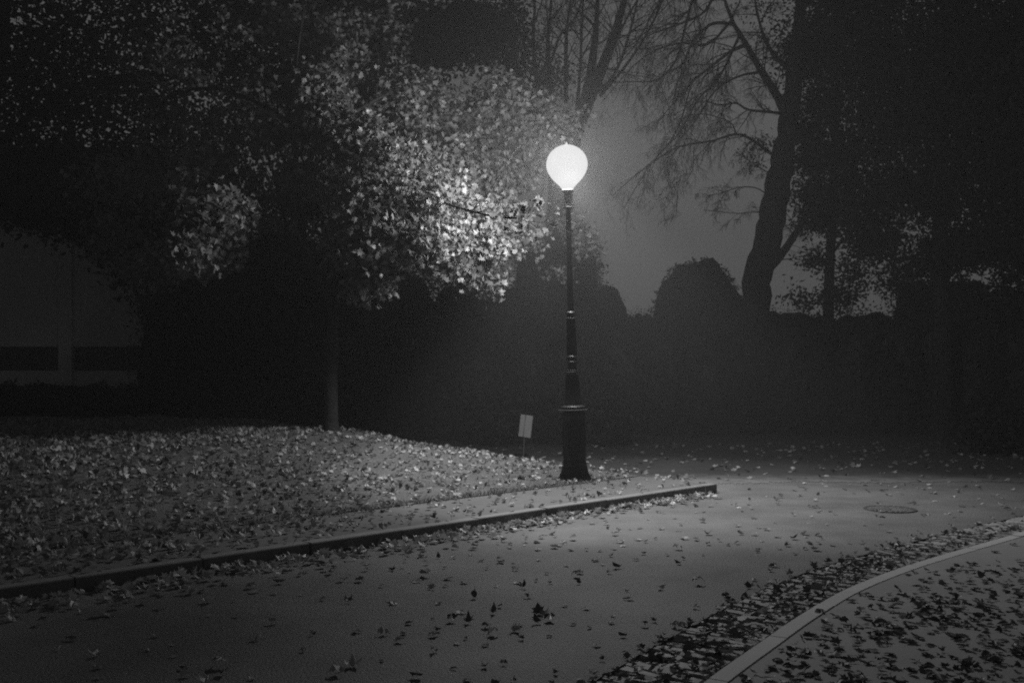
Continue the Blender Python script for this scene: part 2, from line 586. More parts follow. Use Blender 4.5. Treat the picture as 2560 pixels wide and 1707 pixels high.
# island: outline of its kerb (straight, round the tip, back along the far side)
arc_c = np.array([1.72, 12.45])
line1 = [K0 + KD * u for u in np.linspace(-24, -0.15, 40)]
line1.append(K0 + KD * .26)
outl = smooth_path(np.c_[np.array(line1), np.zeros(len(line1))], 260)[:, :2]
ot = np.gradient(outl, axis=0)
ot /= np.linalg.norm(ot, axis=1)[:, None]
on = np.c_[-ot[:, 1], ot[:, 0]]               # towards the island
OL = np.concatenate([[0], np.cumsum(np.linalg.norm(np.diff(outl, axis=0), axis=1))])
g = Geo()
s = 0.0
while s < OL[-1] - 0.05:
    ss = np.linspace(s, min(s + 0.91, OL[-1]), 7)
    c = np.stack([np.interp(ss, OL, outl[:, 0]), np.interp(ss, OL, outl[:, 1])], 1)
    nn = np.stack([np.interp(ss, OL, on[:, 0]), np.interp(ss, OL, on[:, 1])], 1)
    nn /= np.linalg.norm(nn, axis=1)[:, None]
    top = KTOP + rng.uniform(-.004, .004)
    sh = rng.uniform(-.008, .008)
    prof = [(sh, -0.05), (sh + 0.002, top - 0.008), (sh + 0.008, top), (0.125, top), (0.125, -0.05)]
    v = np.concatenate([np.c_[c + nn * a, np.full(7, z)] for a, z in prof])
    k = np.arange(6)
    f = np.concatenate([np.stack([m * 7 + k, (m + 1) * 7 + k, (m + 1) * 7 + k + 1, m * 7 + k + 1], 1) for m in range(4)])
    g.add(v, [f, np.array([m * 7 for m in range(5)][::-1]), np.array([m * 7 + 6 for m in range(5)])])
    s += 0.924
tag(g.build('kerb', M['kerb']), kind='structure')


def island_grid(name, s_from, s_to, nu, nv, zf, mat):
    """sheet of the island between two distances from the kerb, clipped by its far side"""
    us = -np.linspace(0, 1, nu) ** 1.6 * 24 + 0.29
    V = []
    for u in us:
        p = K0 + KD * u
        # distance along KN to the far side
        num = (E0 - p) @ EN
        den = KN @ EN
        smax = 15.0
        if den < 0 and num < 0 and num / den > 0:
            smax = num / den
        elif den > 0:
            smax = 15.0
        a = min(s_from, max(smax, 0.0))
        b = max(a, min(s_to, max(smax, 0.0)))
        t = np.linspace(0, 1, nv)
        q = p[None] + KN[None] * (a + (b - a) * t)[:, None]
        zq = zf(q[:, 0], q[:, 1])
        V.append(np.c_[q, zq])
    v = np.array(V).reshape(-1, 3)
    i = np.arange(nu - 1)[:, None] * nv
    j = np.arange(nv - 1)[None]
    f = np.stack([i + j, i + nv + j, i + nv + j + 1, i + j + 1], 2).reshape(-1, 4)
    return tag(obj(name, np_mesh(name, v, [f], mat, True)), kind='structure')


# KN.EN sign: the far side closes the island ahead of the kerb
island_grid('footpath', 0.12, PAVE + .2, 120, 6, lambda x, y: .008 + (KTOP - .014) * tip_drop(x, y), M['footpath'])
island_grid('lawn', PAVE, 15.0, 220, 90, lawn_z, M['lawn'])

# ------------------------------------------------------------------ street lamp
lx, ly = 0.79, 12.5
lz = float(lawn_z(lx, ly)) - 0.03
lamp = empty('street_lamp', (lx, ly, lz), 'tall black cast iron street lamp with a glowing bloom-shaped globe, standing on the lawn', 'street lamp')
lamp.rotation_euler = (0, R(-1.45), 0)
Z = lambda py: EYE - (py - HOR) / F * ly - lz      # height on the post of a photograph row
g = Geo()
g.lathe([(.215, 0), (.215, .05), (.205, .075), (.185, .10), (.175, .16), (.165, .19)], 8, rot=R(22.5))
g.build('plinth', M['iron'], lamp)
g = Geo()
g.lathe([(.160, .188), (.158, .24), (.150, .27), (.150, Z(1045)), (.158, Z(1038)), (.160, Z(1030))], 8, rot=R(22.5))
for k in range(8):                                   # raised panel on each side of the pedestal
    a = R(45 * k)
    ca, sa = math.cos(a), math.sin(a)
    r0 = 0.150 * math.cos(R(22.5))
    v = []
    for rr in (r0 - 0.01, r0 + 0.006):
        for (t, z) in ((-.038, .33), (.038, .33), (.038, Z(1060)), (-.038, Z(1060))):
            v.append((ca * rr - sa * t, sa * rr + ca * t, z))
    g.add(v, [np.array([[0, 1, 2, 3], [7, 6, 5, 4], [0, 4, 5, 1], [1, 5, 6, 2], [2, 6, 7, 3], [3, 7, 4, 0]])])
g.build('pedestal', M['iron'], lamp)
g = Geo()
z = Z(1026)
g.lathe([(.150, Z(1030) + .001), (.195, z), (.195, z + .012), (.150, z + .022), (.150, z + .034), (.155, z + .05), (.135, z + .062), (.115, z + .07)], 24)
g.build('ledge', M['iron'], lamp)
g = Geo()
g.lathe([(.112, z + .069), (.098, Z(985)), (.085, Z(950)), (.078, Z(934))], 24)
g.build('shaft', M['iron'], lamp)
g = Geo()
z = Z(932)
g.lathe([(.075, z), (.095, z + .008), (.095, z + .016), (.078, z + .024), (.085, z + .03), (.085, z + .038), (.06, z + .05), (.058, Z(909)), (.074, Z(907)), (.076, Z(903)), (.06, Z(899)), (.056, Z(896)), (.072, Z(895)), (.072, Z(891)), (.056, Z(888))], 24)
g.build('collar', M['iron'], lamp)
g = Geo()
n = 24
g.lathe([(.056, Z(889)), (.060, Z(870)), (.055, Z(840)), (.050, Z(815)), (.052, Z(799))], 12)
for k in range(12):                                  # fluting
    a = R(30 * k + 15)
    g.tube([(math.cos(a) * r, math.sin(a) * r, z) for r, z in ((.056, Z(886)), (.058, Z(868)), (.053, Z(838)), (.049, Z(815)), (.050, Z(802)))], [.007, .009, .009, .008, .006], 5)
g.build('fluted_shaft', M['iron'], lamp)
g = Geo()
g.lathe([(.05, Z(799)), (.068, Z(798)), (.068, Z(795)), (.05, Z(793)), (.048, Z(786)), (.06, Z(784)), (.06, Z(781)), (.042, Z(778))], 24)
g.build('collar', M['iron'], lamp)
g = Geo()
g.lathe([(.040, Z(779)), (.038, Z(700)), (.034, Z(600)), (.033, Z(522))], 20)
g.build('pole', M['iron'], lamp)
g = Geo()
z = Z(521)
g.lathe([(.033, z), (.075, z + .004), (.078, z + .010), (.060, z + .018), (.035, z + .026), (.030, z + .07), (.034, Z(500)), (.050, Z(496)), (.055, Z(490)), (.040, Z(484)), (.075, Z(479)), (.080, Z(476)), (.070, Z(474))], 24)
for a in (0, 180):                                   # ladder rest stubs
    ca, sa = math.cos(R(a)), math.sin(R(a))
    g.tube([(0.02 * ca, 0.02 * sa, Z(512)), (.05 * ca, .05 * sa, Z(511)), (.075 * ca, .075 * sa, Z(509))], [.010, .009, .012], 8)
g.build('lantern_neck', M['neck'], lamp)

gm, nt, out = new_mat('glowing_glass')
em = nt.nodes.new('ShaderNodeEmission')
em.inputs['Color'].default_value = grey(1)
em.inputs['Strength'].default_value = 0.53
tr = nt.nodes.new('ShaderNodeBsdfTransparent')
tr.inputs['Color'].default_value = grey(0.36)
ad = nt.nodes.new('ShaderNodeAddShader')
nt.links.new(em.outputs[0], ad.inputs[0])
nt.links.new(tr.outputs[0], ad.inputs[1])
nt.links.new(ad.outputs[0], out.inputs['Surface'])
g = Geo()
prof = [(.066, 474), (.088, 467), (.135, 457), (.185, 447), (.222, 436), (.250, 424), (.261, 412), (.253, 400), (.232, 389), (.195, 379), (.140, 370), (.080, 364.5), (.012, 363)]
pr = smooth_path(np.array([(a, Z(b), 0) for a, b in prof]), 60)
g.lathe([(a, b) for a, b, _ in pr], 40)
globe = g.build('globe', gm, lamp, smooth=True)  # bloom of a smaller square lantern built into the globe's shape
g = Geo()
g.lathe([(.030, Z(363.4)), (.030, Z(362)), (.012, Z(360)), (.016, Z(358)), (.004, Z(355))], 12)
g.build('finial', gm, lamp)

BULB = bpy.data.lights.new('bulb_light', 'POINT')
BULB.energy = 2200
BULB.shadow_soft_size = 0.2
bo = bpy.data.objects.new('bulb_light', BULB)
link(bo, lamp)
bo.location = (0, 0, Z(412))
SPOT = bpy.data.lights.new('downward_light', 'SPOT')
SPOT.energy = 1150
SPOT.spot_size = R(106)
SPOT.spot_blend = 0.5
SPOT.shadow_soft_size = 0.14
so = bpy.data.objects.new('downward_light', SPOT)
link(so, lamp)
so.location = (0, 0, Z(414))
so.rotation_euler = (0, R(-7), 0)
SPOT2 = bpy.data.lights.new('pool_light', 'SPOT')
SPOT2.energy = 1350
SPOT2.spot_size = R(97)
SPOT2.spot_blend = 0.22
SPOT2.shadow_soft_size = 0.10
so2 = bpy.data.objects.new('pool_light', SPOT2)
link(so2, lamp)
so2.location = (0, 0, Z(414))
so2.rotation_euler = (0, R(-7), 0)

# ------------------------------------------------------------------ little sign
sx, sy, _ = G(1308, 1127, 0.12)
sign = empty('notice_sign', (sx, sy, float(lawn_z(sx, sy)) - 0.03), 'small pale blank board on a thin leaning post at the back edge of the lawn', 'sign')
sign.rotation_euler = (0, R(3.2), 0)
zs = lambda py: EYE - (py - HOR) / F * sy - sign.location.z
g = Geo()
g.tube([(0, 0, 0), (0, 0, zs(1040))], [.012, .012], 10)
g.build('post', M['cast_iron'], sign)
g = Geo()
a = R(24)
zb0, zb1 = zs(1091), zs(1036)
for x0, x1 in ((-.088, -.010), (.010, .132)):
    g.box((x0, -.026, zb0), (x1, -.014, zb1))
b = g.build('board', M['sign'], sign)
b.rotation_euler = (0, 0, -a)
b.rotation_euler = (R(0), R(3.5), -a)
g = Geo()
g.box((-.010, -.024, zb0), (.010, -.012, zb1))
b2 = g.build('joint_strip', M['sign_strip'], sign)
b2.rotation_euler = (R(0), R(0), -a)
# keep the tilted board level with its strip: turn about the board's own centre
zc = (zb0 + zb1) / 2
b.location = (-zc * math.sin(R(3.5)) * math.cos(a), zc * math.sin(R(3.5)) * math.sin(a), zc - zc * math.cos(R(3.5)))

# ------------------------------------------------------------------ drain cover in the road
dc = G(2225, 1273)
drain = empty('drain_cover', (dc[0], dc[1], 0.0), 'round dark iron drain cover set in the road, speckled with holes', 'drain cover')
g = Geo()
a = np.linspace(0, 2 * np.pi, 40, endpoint=False)
ring = []
for rr, z in ((.27, .003), (.268, .010), (.235, .010), (.235, .002)):
    ring.append(np.stack([np.cos(a) * rr, np.sin(a) * rr, np.full(40, z)], 1))
k = np.arange(40)
g.add(np.concatenate(ring), [np.concatenate([np.stack([m * 40 + k, m * 40 + (k + 1) % 40, (m + 1) * 40 + (k + 1) % 40, (m + 1) * 40 + k], 1) for m in range(3)])])
g.build('rim', M['cast_iron'], drain)
g = Geo()
g.lathe([(.232, .002), (.232, .006)], 40)
for ix in range(-4, 5):
    for iy in range(-4, 5):
        if ix * ix + iy * iy <= 17:
            x, y = ix * .05, iy * .05
            g.box((x - .015, y - .015, .0055), (x + .015, y + .015, .013))
g.build('lid', M['lid'], drain)

# ------------------------------------------------------------------ maple by the lamp
D0 = 14.6
tb = P(827, 1062, D0)
tb[2] = float(lawn_z(tb[0], tb[1])) - 0.06
maple = empty('maple_tree', tb, 'young maple behind the lawn crest, its pale leaves lit by the street lamp', 'tree')
g = Geo()
fork = P(833, 760, D0)
path = smooth_path([tb, tb + [0.0, 0, .35], P(828, 930, D0), P(831, 840, D0), fork], 14)
g.tube(path, np.interp(np.linspace(0, 1, len(path)), [0, .1, .3, 1], [.155, .115, .098, .088]), 14, wob=.03)
g.build('trunk', M['bark'], maple, True, off=tb)
limbs = [
    ([fork + [0, 0, -.05], P(800, 712, D0 - .1), P(772, 640, D0 - .2), P(752, 540, D0 - .3), P(742, 430, D0 - .4), P(740, 300, D0 - .4), P(742, 150, D0 - .2), P(760, 20, D0)], .066),
    ([fork + [0, 0, -.03], P(862, 700, D0), P(905, 640, D0 - .1), P(960, 570, D0 - .2), P(1030, 510, D0 - .2), P(1110, 470, D0 - .1), P(1200, 480, D0)], .055),
    ([P(790, 690, D0 - .1), P(740, 640, D0), P(715, 560, D0 + .2), P(690, 450, D0 + .3), P(640, 330, D0 + .3), P(560, 220, D0 + .3)], .045),
    ([P(752, 540, D0 - .3), P(690, 500, D0 - .7), P(610, 500, D0 - 1.1), P(530, 540, D0 - 1.4), P(450, 600, D0 - 1.5)], .032),
    ([P(742, 440, D0 - .4), P(820, 340, D0 - .2), P(920, 260, D0 + .1), P(1040, 210, D0 + .3), P(1150, 220, D0 + .5)], .038),
    ([P(742, 330, D0 - .4), P(650, 260, D0 - .5), P(520, 220, D0 - .6), P(400, 260, D0 - .6), P(300, 380, D0 - .6)], .034),
    ([P(1030, 510, D0 - .2), P(1080, 500, D0 - 1.2), P(1150, 520, D0 - 2.4), P(1230, 540, D0 - 3.0), P(1290, 545, D0 - 3.4)], .013),  # branch added in front of the lamp, for leaves that shade the left road
    ([P(960, 570, D0 - .2), P(1030, 585, D0 + .2), P(1120, 610, D0 + .3), P(1200, 640, D0 + .4)], .022),
]
for pts, r0 in limbs:
    g = Geo()
    pa = smooth_path(pts, 24)
    rr = np.linspace(r0, 0.012, len(pa))
    g.tube(pa, rr, 8, cap=False)
    side_twigs(g, pa, rr, 9, 1.0, .014, 1, .1, 4)
    g.build('branch', M['bark'], maple, True, off=tb)


def B(px, py, d, r, w, flat=0.8, deep=1.0):
    """leaf mass centred on a photograph pixel at distance d, r in photograph pixels"""
    rm = r / F * d
    return (P(px, py, d), (rm, rm * deep, rm * flat), w)


bl = [
    B(1190, 585, 14.2, 100, 11), B(1115, 640, 13.6, 60, 3.5), B(1050, 600, 13.0, 60, 3), B(1130, 500, 14.6, 80, 3.5), B(1265, 590, 14.9, 60, 4), B(1300, 540, 11.1, 45, .35), B(1380, 300, 16.8, 80, 2.5), B(1300, 410, 16.4, 70, 3.5), B(1060, 520, 13.3, 115, 10), B(985, 450, 13.5, 120, 11), B(900, 350, 13.6, 85, 4), B(935, 540, 13.0, 70, 4), B(1100, 425, 15.4, 105, 9),
    B(1230, 455, 15.9, 90, 6), B(1160, 320, 16.2, 110, 5), B(1035, 255, 15.3, 110, 5.5), B(1330, 350, 16.4, 85, 4), B(1260, 250, 15.9, 80, 3), B(930, 610, 13.1, 85, 6),
    B(870, 600, 13.2, 55, 3), B(925, 715, 13.3, 38, 2), B(1085, 640, 14.5, 60, 3), B(1210, 700, 14.2, 40, 1.6), B(1150, 655, 14.5, 55, 2.5),
    B(1320, 600, 15.2, 45, 1.3), B(1440, 570, 17.2, 55, .9), B(1470, 620, 17.2, 35, .5), B(1400, 680, 17.2, 35, .5),
    B(540, 545, 12.5, 85, 5), B(480, 620, 12.4, 60, 2.6), B(555, 640, 13.0, 45, 1.2), B(810, 330, 13.7, 65, 5), B(800, 240, 13.8, 70, 5), B(700, 320, 13.8, 50, 1.5),
    B(500, 420, 13.9, 80, 1.2), B(870, 180, 15.4, 85, 2.5), B(640, 110, 16.2, 130, 1.1), B(800, 90, 16.4, 120, 2), B(950, 90, 16.8, 120, 1.2), B(735, 430, 13.8, 40, 1),
    B(690, 500, 15.2, 120, 3), B(620, 330, 15.3, 130, 3), B(430, 360, 15.2, 120, 1.2), B(330, 470, 15.2, 130, 2), B(280, 590, 15.0, 90, 1), B(860, 480, 15.4, 110, 3),
    B(370, 670, 14.2, 70, 1.5), B(550, 180, 15.8, 120, 1.0), B(690, -30, 16.4, 160, 1), B(980, -40, 16.8, 150, 1), B(420, 130, 16, 120, .5),
]
foliage('crown', bl, 43000, 0.076, M['maple'], maple, sub=16, shell=0.5, spread=0.12, kind='maple', droop=0.35, off=tb)

# ------------------------------------------------------------------ bare tree with hanging twigs, right of the lamp
D1 = 24.0
tb = P(1888, 1070, D1)
tb[2] = -0.05
beech = empty('bare_tree', tb, 'big bare tree with a leaning forked trunk and drooping twigs against the sky', 'tree')
g = Geo()
tp = smooth_path([tb, tb + [0, 0, .3], P(1888, 980, D1), P(1888, 860, D1), P(1890, 760, D1), P(1898, 690, D1), P(1918, 610, D1), P(1930, 530, D1), P(1948, 440, D1), P(1962, 360, D1), P(1975, 280, D1), P(1985, 180, D1), P(2000, 60, D1), P(2010, -150, D1), P(2030, -400, D1)], 60)
g.tube(tp + rng.standard_normal(tp.shape) * [.025, .025, 0], np.interp(np.linspace(0, 1, len(tp)), [0, .05, .1, .4, .55, .75, 1], [.52, .42, .36, .33, .31, .22, .06]), 16, wob=.025)
g.build('trunk', M['dark_bark'], beech, True, off=tb)
bl1 = [
    # (points, start radius, twig count, twig length, droop)
    ([P(1905, 690, D1), P(1950, 640, D1 - .1), P(1985, 590, D1 - .2), P(2020, 540, D1 - .3), P(2075, 460, D1 - .4), P(2140, 360, D1 - .5), P(2200, 220, D1 - .6)], .12, 14, 1.1, .2),
    ([P(1972, 300, D1), P(1940, 235, D1 - .1), P(1905, 180, D1 - .1), P(1865, 110, D1 - .2), P(1830, 50, D1 - .2), P(1800, -40, D1 - .2), P(1770, -160, D1 - .2)], .13, 16, 1.2, .6),
    ([P(1865, 112, D1 - .2), P(1825, 130, D1 - .5), P(1780, 165, D1 - .8), P(1730, 205, D1 - 1.0), P(1690, 250, D1 - 1.2), P(1640, 310, D1 - 1.4)], .05, 22, .9, .9),
    ([P(1832, 60, D1 - .2), P(1780, 60, D1), P(1735, 100, D1 + .2), P(1705, 160, D1 + .3), P(1665, 185, D1 + .4), P(1610, 230, D1 + .5)], .045, 20, .9, .8),
    ([P(1790, -60, D1), P(1740, -20, D1 + .1), P(1715, 60, D1 + .1), P(1690, 150, D1 + .2), P(1640, 200, D1 + .2), P(1560, 205, D1 + .3), P(1480, 215, D1 + .3)], .045, 20, 1.0, .5),
    ([P(1955, 400, D1), P(1918, 378, D1 - .2), P(1882, 350, D1 - .4), P(1840, 335, D1 - .5), P(1780, 352, D1 - .7), P(1700, 366, D1 - .9), P(1640, 400, D1 - 1.0), P(1580, 445, D1 - 1.1), P(1530, 490, D1 - 1.2)], .042, 16, .9, .9),
    ([P(1970, 285, D1), P(1925, 280, D1 - .3), P(1870, 274, D1 - .5), P(1840, 258, D1 - .6), P(1800, 262, D1 - .7), P(1750, 255, D1 - .8), P(1680, 290, D1 - .9)], .040, 18, .8, .6),
    ([P(1925, 490, D1), P(1890, 470, D1 - .2), P(1850, 468, D1 - .3), P(1810, 480, D1 - .4), P(1770, 490, D1 - .5)], .016, 10, .5, .5),
    ([P(1920, 535, D1), P(1885, 530, D1 - .2), P(1840, 533, D1 - .3), P(1760, 525, D1 - .4)], .012, 7, .45, .6),
    ([P(1940, 440, D1), P(1900, 420, D1 - .2), P(1870, 400, D1 - .3), P(1840, 380, D1 - .3)], .016, 9, .5, .6),
    ([P(1840, 335, D1 - .5), P(1830, 310, D1 - .5), P(1800, 295, D1 - .6), P(1750, 285, D1 - .6), P(1690, 300, D1 - .7)], .018, 10, .7, .7),
    ([P(1985, 180, D1), P(1930, 130, D1 + .5), P(1900, 60, D1 + .8), P(1880, -40, D1 + 1)], .08, 14, 1.1, .5),
    ([P(1995, 100, D1), P(2080, 20, D1 - .4), P(2180, -60, D1 - .8)], .09, 10, 1.2, .2),
    ([P(1730, 205, D1 - 1), P(1690, 330, D1 - 1.1), P(1620, 420, D1 - 1.2), P(1560, 520, D1 - 1.3)], .018, 10, .9, .9),
    ([P(1800, -40, D1 - .2), P(1760, 30, D1 - 1), P(1700, 60, D1 - 1.5), P(1620, 90, D1 - 2), P(1540, 150, D1 - 2.4)], .035, 16, 1.1, .7),
    ([P(1850, 85, D1 - .2), P(1800, 190, D1 + .6), P(1745, 250, D1 + 1), P(1700, 330, D1 + 1.3), P(1650, 380, D1 + 1.5)], .034, 16, 1.0, .9),
    ([P(1830, 50, D1 - .2), P(1770, 110, D1 + 1), P(1690, 110, D1 + 1.6), P(1600, 150, D1 + 2), P(1500, 260, D1 + 2.3)], .034, 18, 1.1, .8),
    ([P(1905, 180, D1 - .1), P(1850, 190, D1 - 1), P(1790, 225, D1 - 1.6), P(1740, 300, D1 - 2), P(1700, 350, D1 - 2.2)], .032, 16, 1.0, .7),
    ([P(1780, -120, D1), P(1700, -60, D1 - .5), P(1640, 20, D1 - .8), P(1590, 110, D1 - 1), P(1530, 180, D1 - 1.2)], .035, 16, 1.1, .7),
    ([P(1735, 365, D1 - .8), P(1730, 430, D1 - .8), P(1700, 445, D1 - .8), P(1690, 540, D1 - .8)], .010, 8, .8, .8),
]
for pts, r0, cnt, ln, dr in bl1:
    g = Geo()
    pa = smooth_path(pts, 30)
    rr = np.linspace(r0, 0.008, len(pa))
    g.tube(pa, rr, 8, cap=False, wob=.04)
    side_twigs(g, pa, rr, int(cnt * 1.15), ln * 1.1, .018, 2, dr, 5, bias=(-.15, 0, -.1))
    g.build('branch', M['dark_bark'], beech, True, off=tb)
fo = [B(1900, 355, D1, 25, 2), B(1870, 385, D1 - .2, 22, 1.5), B(1900, 410, D1, 20, 1), B(1960, 480, D1, 30, 1), B(1960, 80, D1, 90, 4), B(1880, 20, D1, 60, 2)]
foliage('crown', fo, 900, .08, M['dark_leaf'], beech, sub=8, spread=.12, off=tb)

# ------------------------------------------------------------------ tall bare tree far behind the lamp
D2 = 30.0
tb = P(1395, 1040, D2)
tb[2] = -0.05
vase = empty('bare_tree', tb, 'tall bare tree far behind the lamp, its many limbs fanning upward', 'tree')
g = Geo()
c0 = P(1402, 440, D2)
tp = smooth_path([tb, P(1395, 900, D2), P(1395, 650, D2), c0], 16)
g.tube(tp, np.interp(np.linspace(0, 1, len(tp)), [0, .1, 1], [.62, .46, .38]), 14, wob=.03)
g.build('trunk', M['dark_bark'], vase, True, off=tb)
vl = [
    ([c0 - [0, 0, .2], P(1448, 310, D2), P(1492, 200, D2), P(1535, 90, D2), P(1562, -5, D2), P(1600, -150, D2), P(1650, -320, D2)], .26),
    ([P(1452, 305, D2), P(1474, 200, D2 - .2), P(1487, 100, D2 - .3), P(1494, 0, D2 - .4), P(1500, -200, D2 - .5)], .19),
    ([c0, P(1415, 330, D2 + .3), P(1415, 220, D2 + .4), P(1416, 90, D2 + .5), P(1427, 0, D2 + .6), P(1450, -150, D2 + .6)], .11),
    ([c0, P(1390, 330, D2 - .3), P(1375, 200, D2 - .4), P(1370, 100, D2 - .5), P(1378, 0, D2 - .5), P(1380, -180, D2 - .5)], .12),
    ([c0, P(1375, 340, D2), P(1345, 220, D2), P(1333, 110, D2), P(1337, 0, D2), P(1330, -160, D2)], .12),
    ([P(1380, 345, D2), P(1330, 270, D2 + .4), P(1290, 160, D2 + .5), P(1278, 60, D2 + .5), P(1270, -120, D2 + .5)], .17),
    ([P(1495, 230, D2), P(1530, 195, D2 - .3), P(1556, 140, D2 - .4), P(1580, 60, D2 - .5), P(1600, -20, D2 - .6), P(1640, -120, D2 - .6)], .06),
    ([P(1500, 240, D2), P(1560, 170, D2 + .3), P(1605, 105, D2 + .4), P(1640, 40, D2 + .5), P(1670, -30, D2 + .6), P(1720, -120, D2 + .6)], .05),
    ([P(1380, 150, D2 - .4), P(1400, 90, D2 - .6), P(1440, 40, D2 - .7), P(1465, -40, D2 - .8)], .045),
    ([P(1440, 300, D2 + .3), P(1450, 180, D2 + .8), P(1455, 60, D2 + 1), P(1462, -60, D2 + 1)], .06),
    ([P(1330, 270, D2 + .4), P(1240, 190, D2 + .8), P(1190, 90, D2 + 1), P(1160, -60, D2 + 1)], .10),
    ([P(1510, 180, D2), P(1560, 60, D2 - .8), P(1630, -60, D2 - 1)], .05),
]
for pts, r0 in vl:
    g = Geo()
    pa = smooth_path(pts, 24)
    rr = np.linspace(r0, 0.02, len(pa))
    g.tube(pa, rr, 8, cap=False, wob=.04)
    side_twigs(g, pa, rr, 14, 1.7, .024, 2, -.1, 5, f0=.3)
    g.build('branch', M['dark_bark'], vase, True, off=tb)
foliage('crown', [B(1230, 100, D2, 90, 4), B(1290, 130, D2, 60, 2), B(1280, 40, D2, 70, 1.5), B(1350, 200, D2, 90, 2)], 4200, .14, M['dark_leaf'], vase, sub=12, spread=.3, shell=.6, off=tb)


# ------------------------------------------------------------------ dark leafy trees and bushes
def leafy_tree(base, label, trunk_pts, trunk_r, limb_pts, blobs, n, size, name='leafy_tree', cat='tree', sub=16, spread=.3, shell=.5, group=None, core=None):
    base = np.array(base, float)
    o = empty(name, base, label, cat, group)
    g = Geo()
    pa = smooth_path(trunk_pts, 20)
    g.tube(pa, np.interp(np.linspace(0, 1, len(pa)), [0, .06, .2, 1], [trunk_r * 1.7, trunk_r * 1.2, trunk_r, trunk_r * .5]), 12, wob=.03)
    g.build('trunk', M['dark_bark'], o, True, off=base)
    for pts, r0 in limb_pts:
        g = Geo()
        pb = smooth_path(pts, 16)
        rr = np.linspace(r0, .012, len(pb))
        g.tube(pb, rr, 7, cap=False)
        side_twigs(g, pb, rr, 8, 1.0, .014, 1, .2, 4)
        g.build('branch', M['dark_bark'], o, True, off=base)
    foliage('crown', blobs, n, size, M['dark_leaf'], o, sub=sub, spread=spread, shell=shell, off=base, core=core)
    return o


# slim tree right of the big bare one
D3 = 26.0
b3 = P(2072, 1090, D3); b3[2] = -.05
leafy_tree(b3, 'slim dark tree with ragged foliage, just right of the forked bare trunk', [b3, P(2072, 960, D3), P(2071, 800, D3), P(2075, 650, D3), P(2085, 450, D3), P(2090, 200, D3), P(2100, -50, D3)], .16,
           [([P(2075, 640, D3), P(2110, 600, D3), P(2170, 580, D3), P(2240, 600, D3)], .05), ([P(2078, 560, D3), P(2030, 540, D3), P(1985, 570, D3)], .04), ([P(2085, 400, D3), P(2020, 330, D3), P(1990, 250, D3)], .05), ([P(2085, 400, D3), P(2180, 330, D3), P(2260, 250, D3)], .05)],
           [B(2100, 520, D3, 110, 6), B(2190, 600, D3, 80, 5), B(2120, 380, D3, 140, 8), B(2050, 540, D3, 55, 2), B(2220, 480, D3, 130, 7), B(2120, 200, D3, 170, 9), B(2080, 40, D3, 150, 7), B(2260, 700, D3, 60, 2.2), B(2130, 680, D3, 50, 1.1), B(2040, 650, D3, 35, .7), B(2100, 740, D3, 55, 1.2), B(2010, 745, D3, 40, .5), B(2270, 300, D3, 150, 8), B(2050, 260, D3, 60, 2), B(2020, 130, D3, 70, 4), B(2035, 400, D3, 45, 2.5), B(2015, 330, D3, 35, 1.5), B(2030, 480, D3, 40, 1.5), B(2200, -80, D3, 200, 8)],
           46000, .12, name='leafy_tree', sub=14, spread=.2)
# big dark tree at the right
D4 = 21.5
b4 = P(2357, 1112, D4); b4[2] = -.05
leafy_tree(b4, 'big dark evergreen with a straight thick trunk, filling the upper right', [b4, b4 + [0, 0, .3], P(2357, 930, D4), P(2355, 780, D4), P(2350, 600, D4), P(2355, 300, D4), P(2370, -50, D4)], .24,
           [([P(2354, 640, D4), P(2420, 560, D4), P(2500, 540, D4), P(2600, 560, D4)], .07), ([P(2350, 560, D4), P(2290, 470, D4), P(2230, 430, D4)], .06), ([P(2352, 420, D4), P(2440, 320, D4 - .6), P(2560, 280, D4 - 1)], .06)],
           [B(2360, 480, D4, 140, 8), B(2450, 400, D4, 170, 9), B(2330, 260, D4, 190, 10), B(2500, 200, D4, 200, 10), B(2300, 60, D4, 180, 8), B(2480, -20, D4, 220, 9), B(2650, 350, D4, 200, 8), B(2340, 640, D4, 90, 4), B(2420, 620, D4, 70, 3), B(2560, 560, D4, 90, 2.5), B(2180, 150, D4, 130, 5), B(2140, 20, D4, 120, 4), B(2750, 150, D4, 260, 8)],
           46000, .12, name='evergreen_tree', sub=14, spread=.22)
b5 = P(2620, 1112, 20); b5[2] = -.05
leafy_tree(b5, 'dark tree at the right edge with sky specks showing between its leaves', [b5, P(2622, 900, 20), P(2618, 700, 20), P(2600, 400, 20), P(2600, 100, 20)], .2,
           [([P(2620, 720, 20), P(2560, 640, 20), P(2500, 600, 20)], .06)],
           [B(2560, 640, 20, 90, 2), B(2640, 700, 20, 130, 4), B(2470, 600, 20, 60, 1.2), B(2600, 480, 20, 160, 5), B(2700, 300, 20, 220, 6), B(2520, 760, 20, 60, 1.5), B(2560, 300, 20, 180, 7), B(2500, 110, 20, 200, 8), B(2380, 200, 20, 160, 6)], 34000, .12, name='leafy_tree', sub=14, spread=.2)

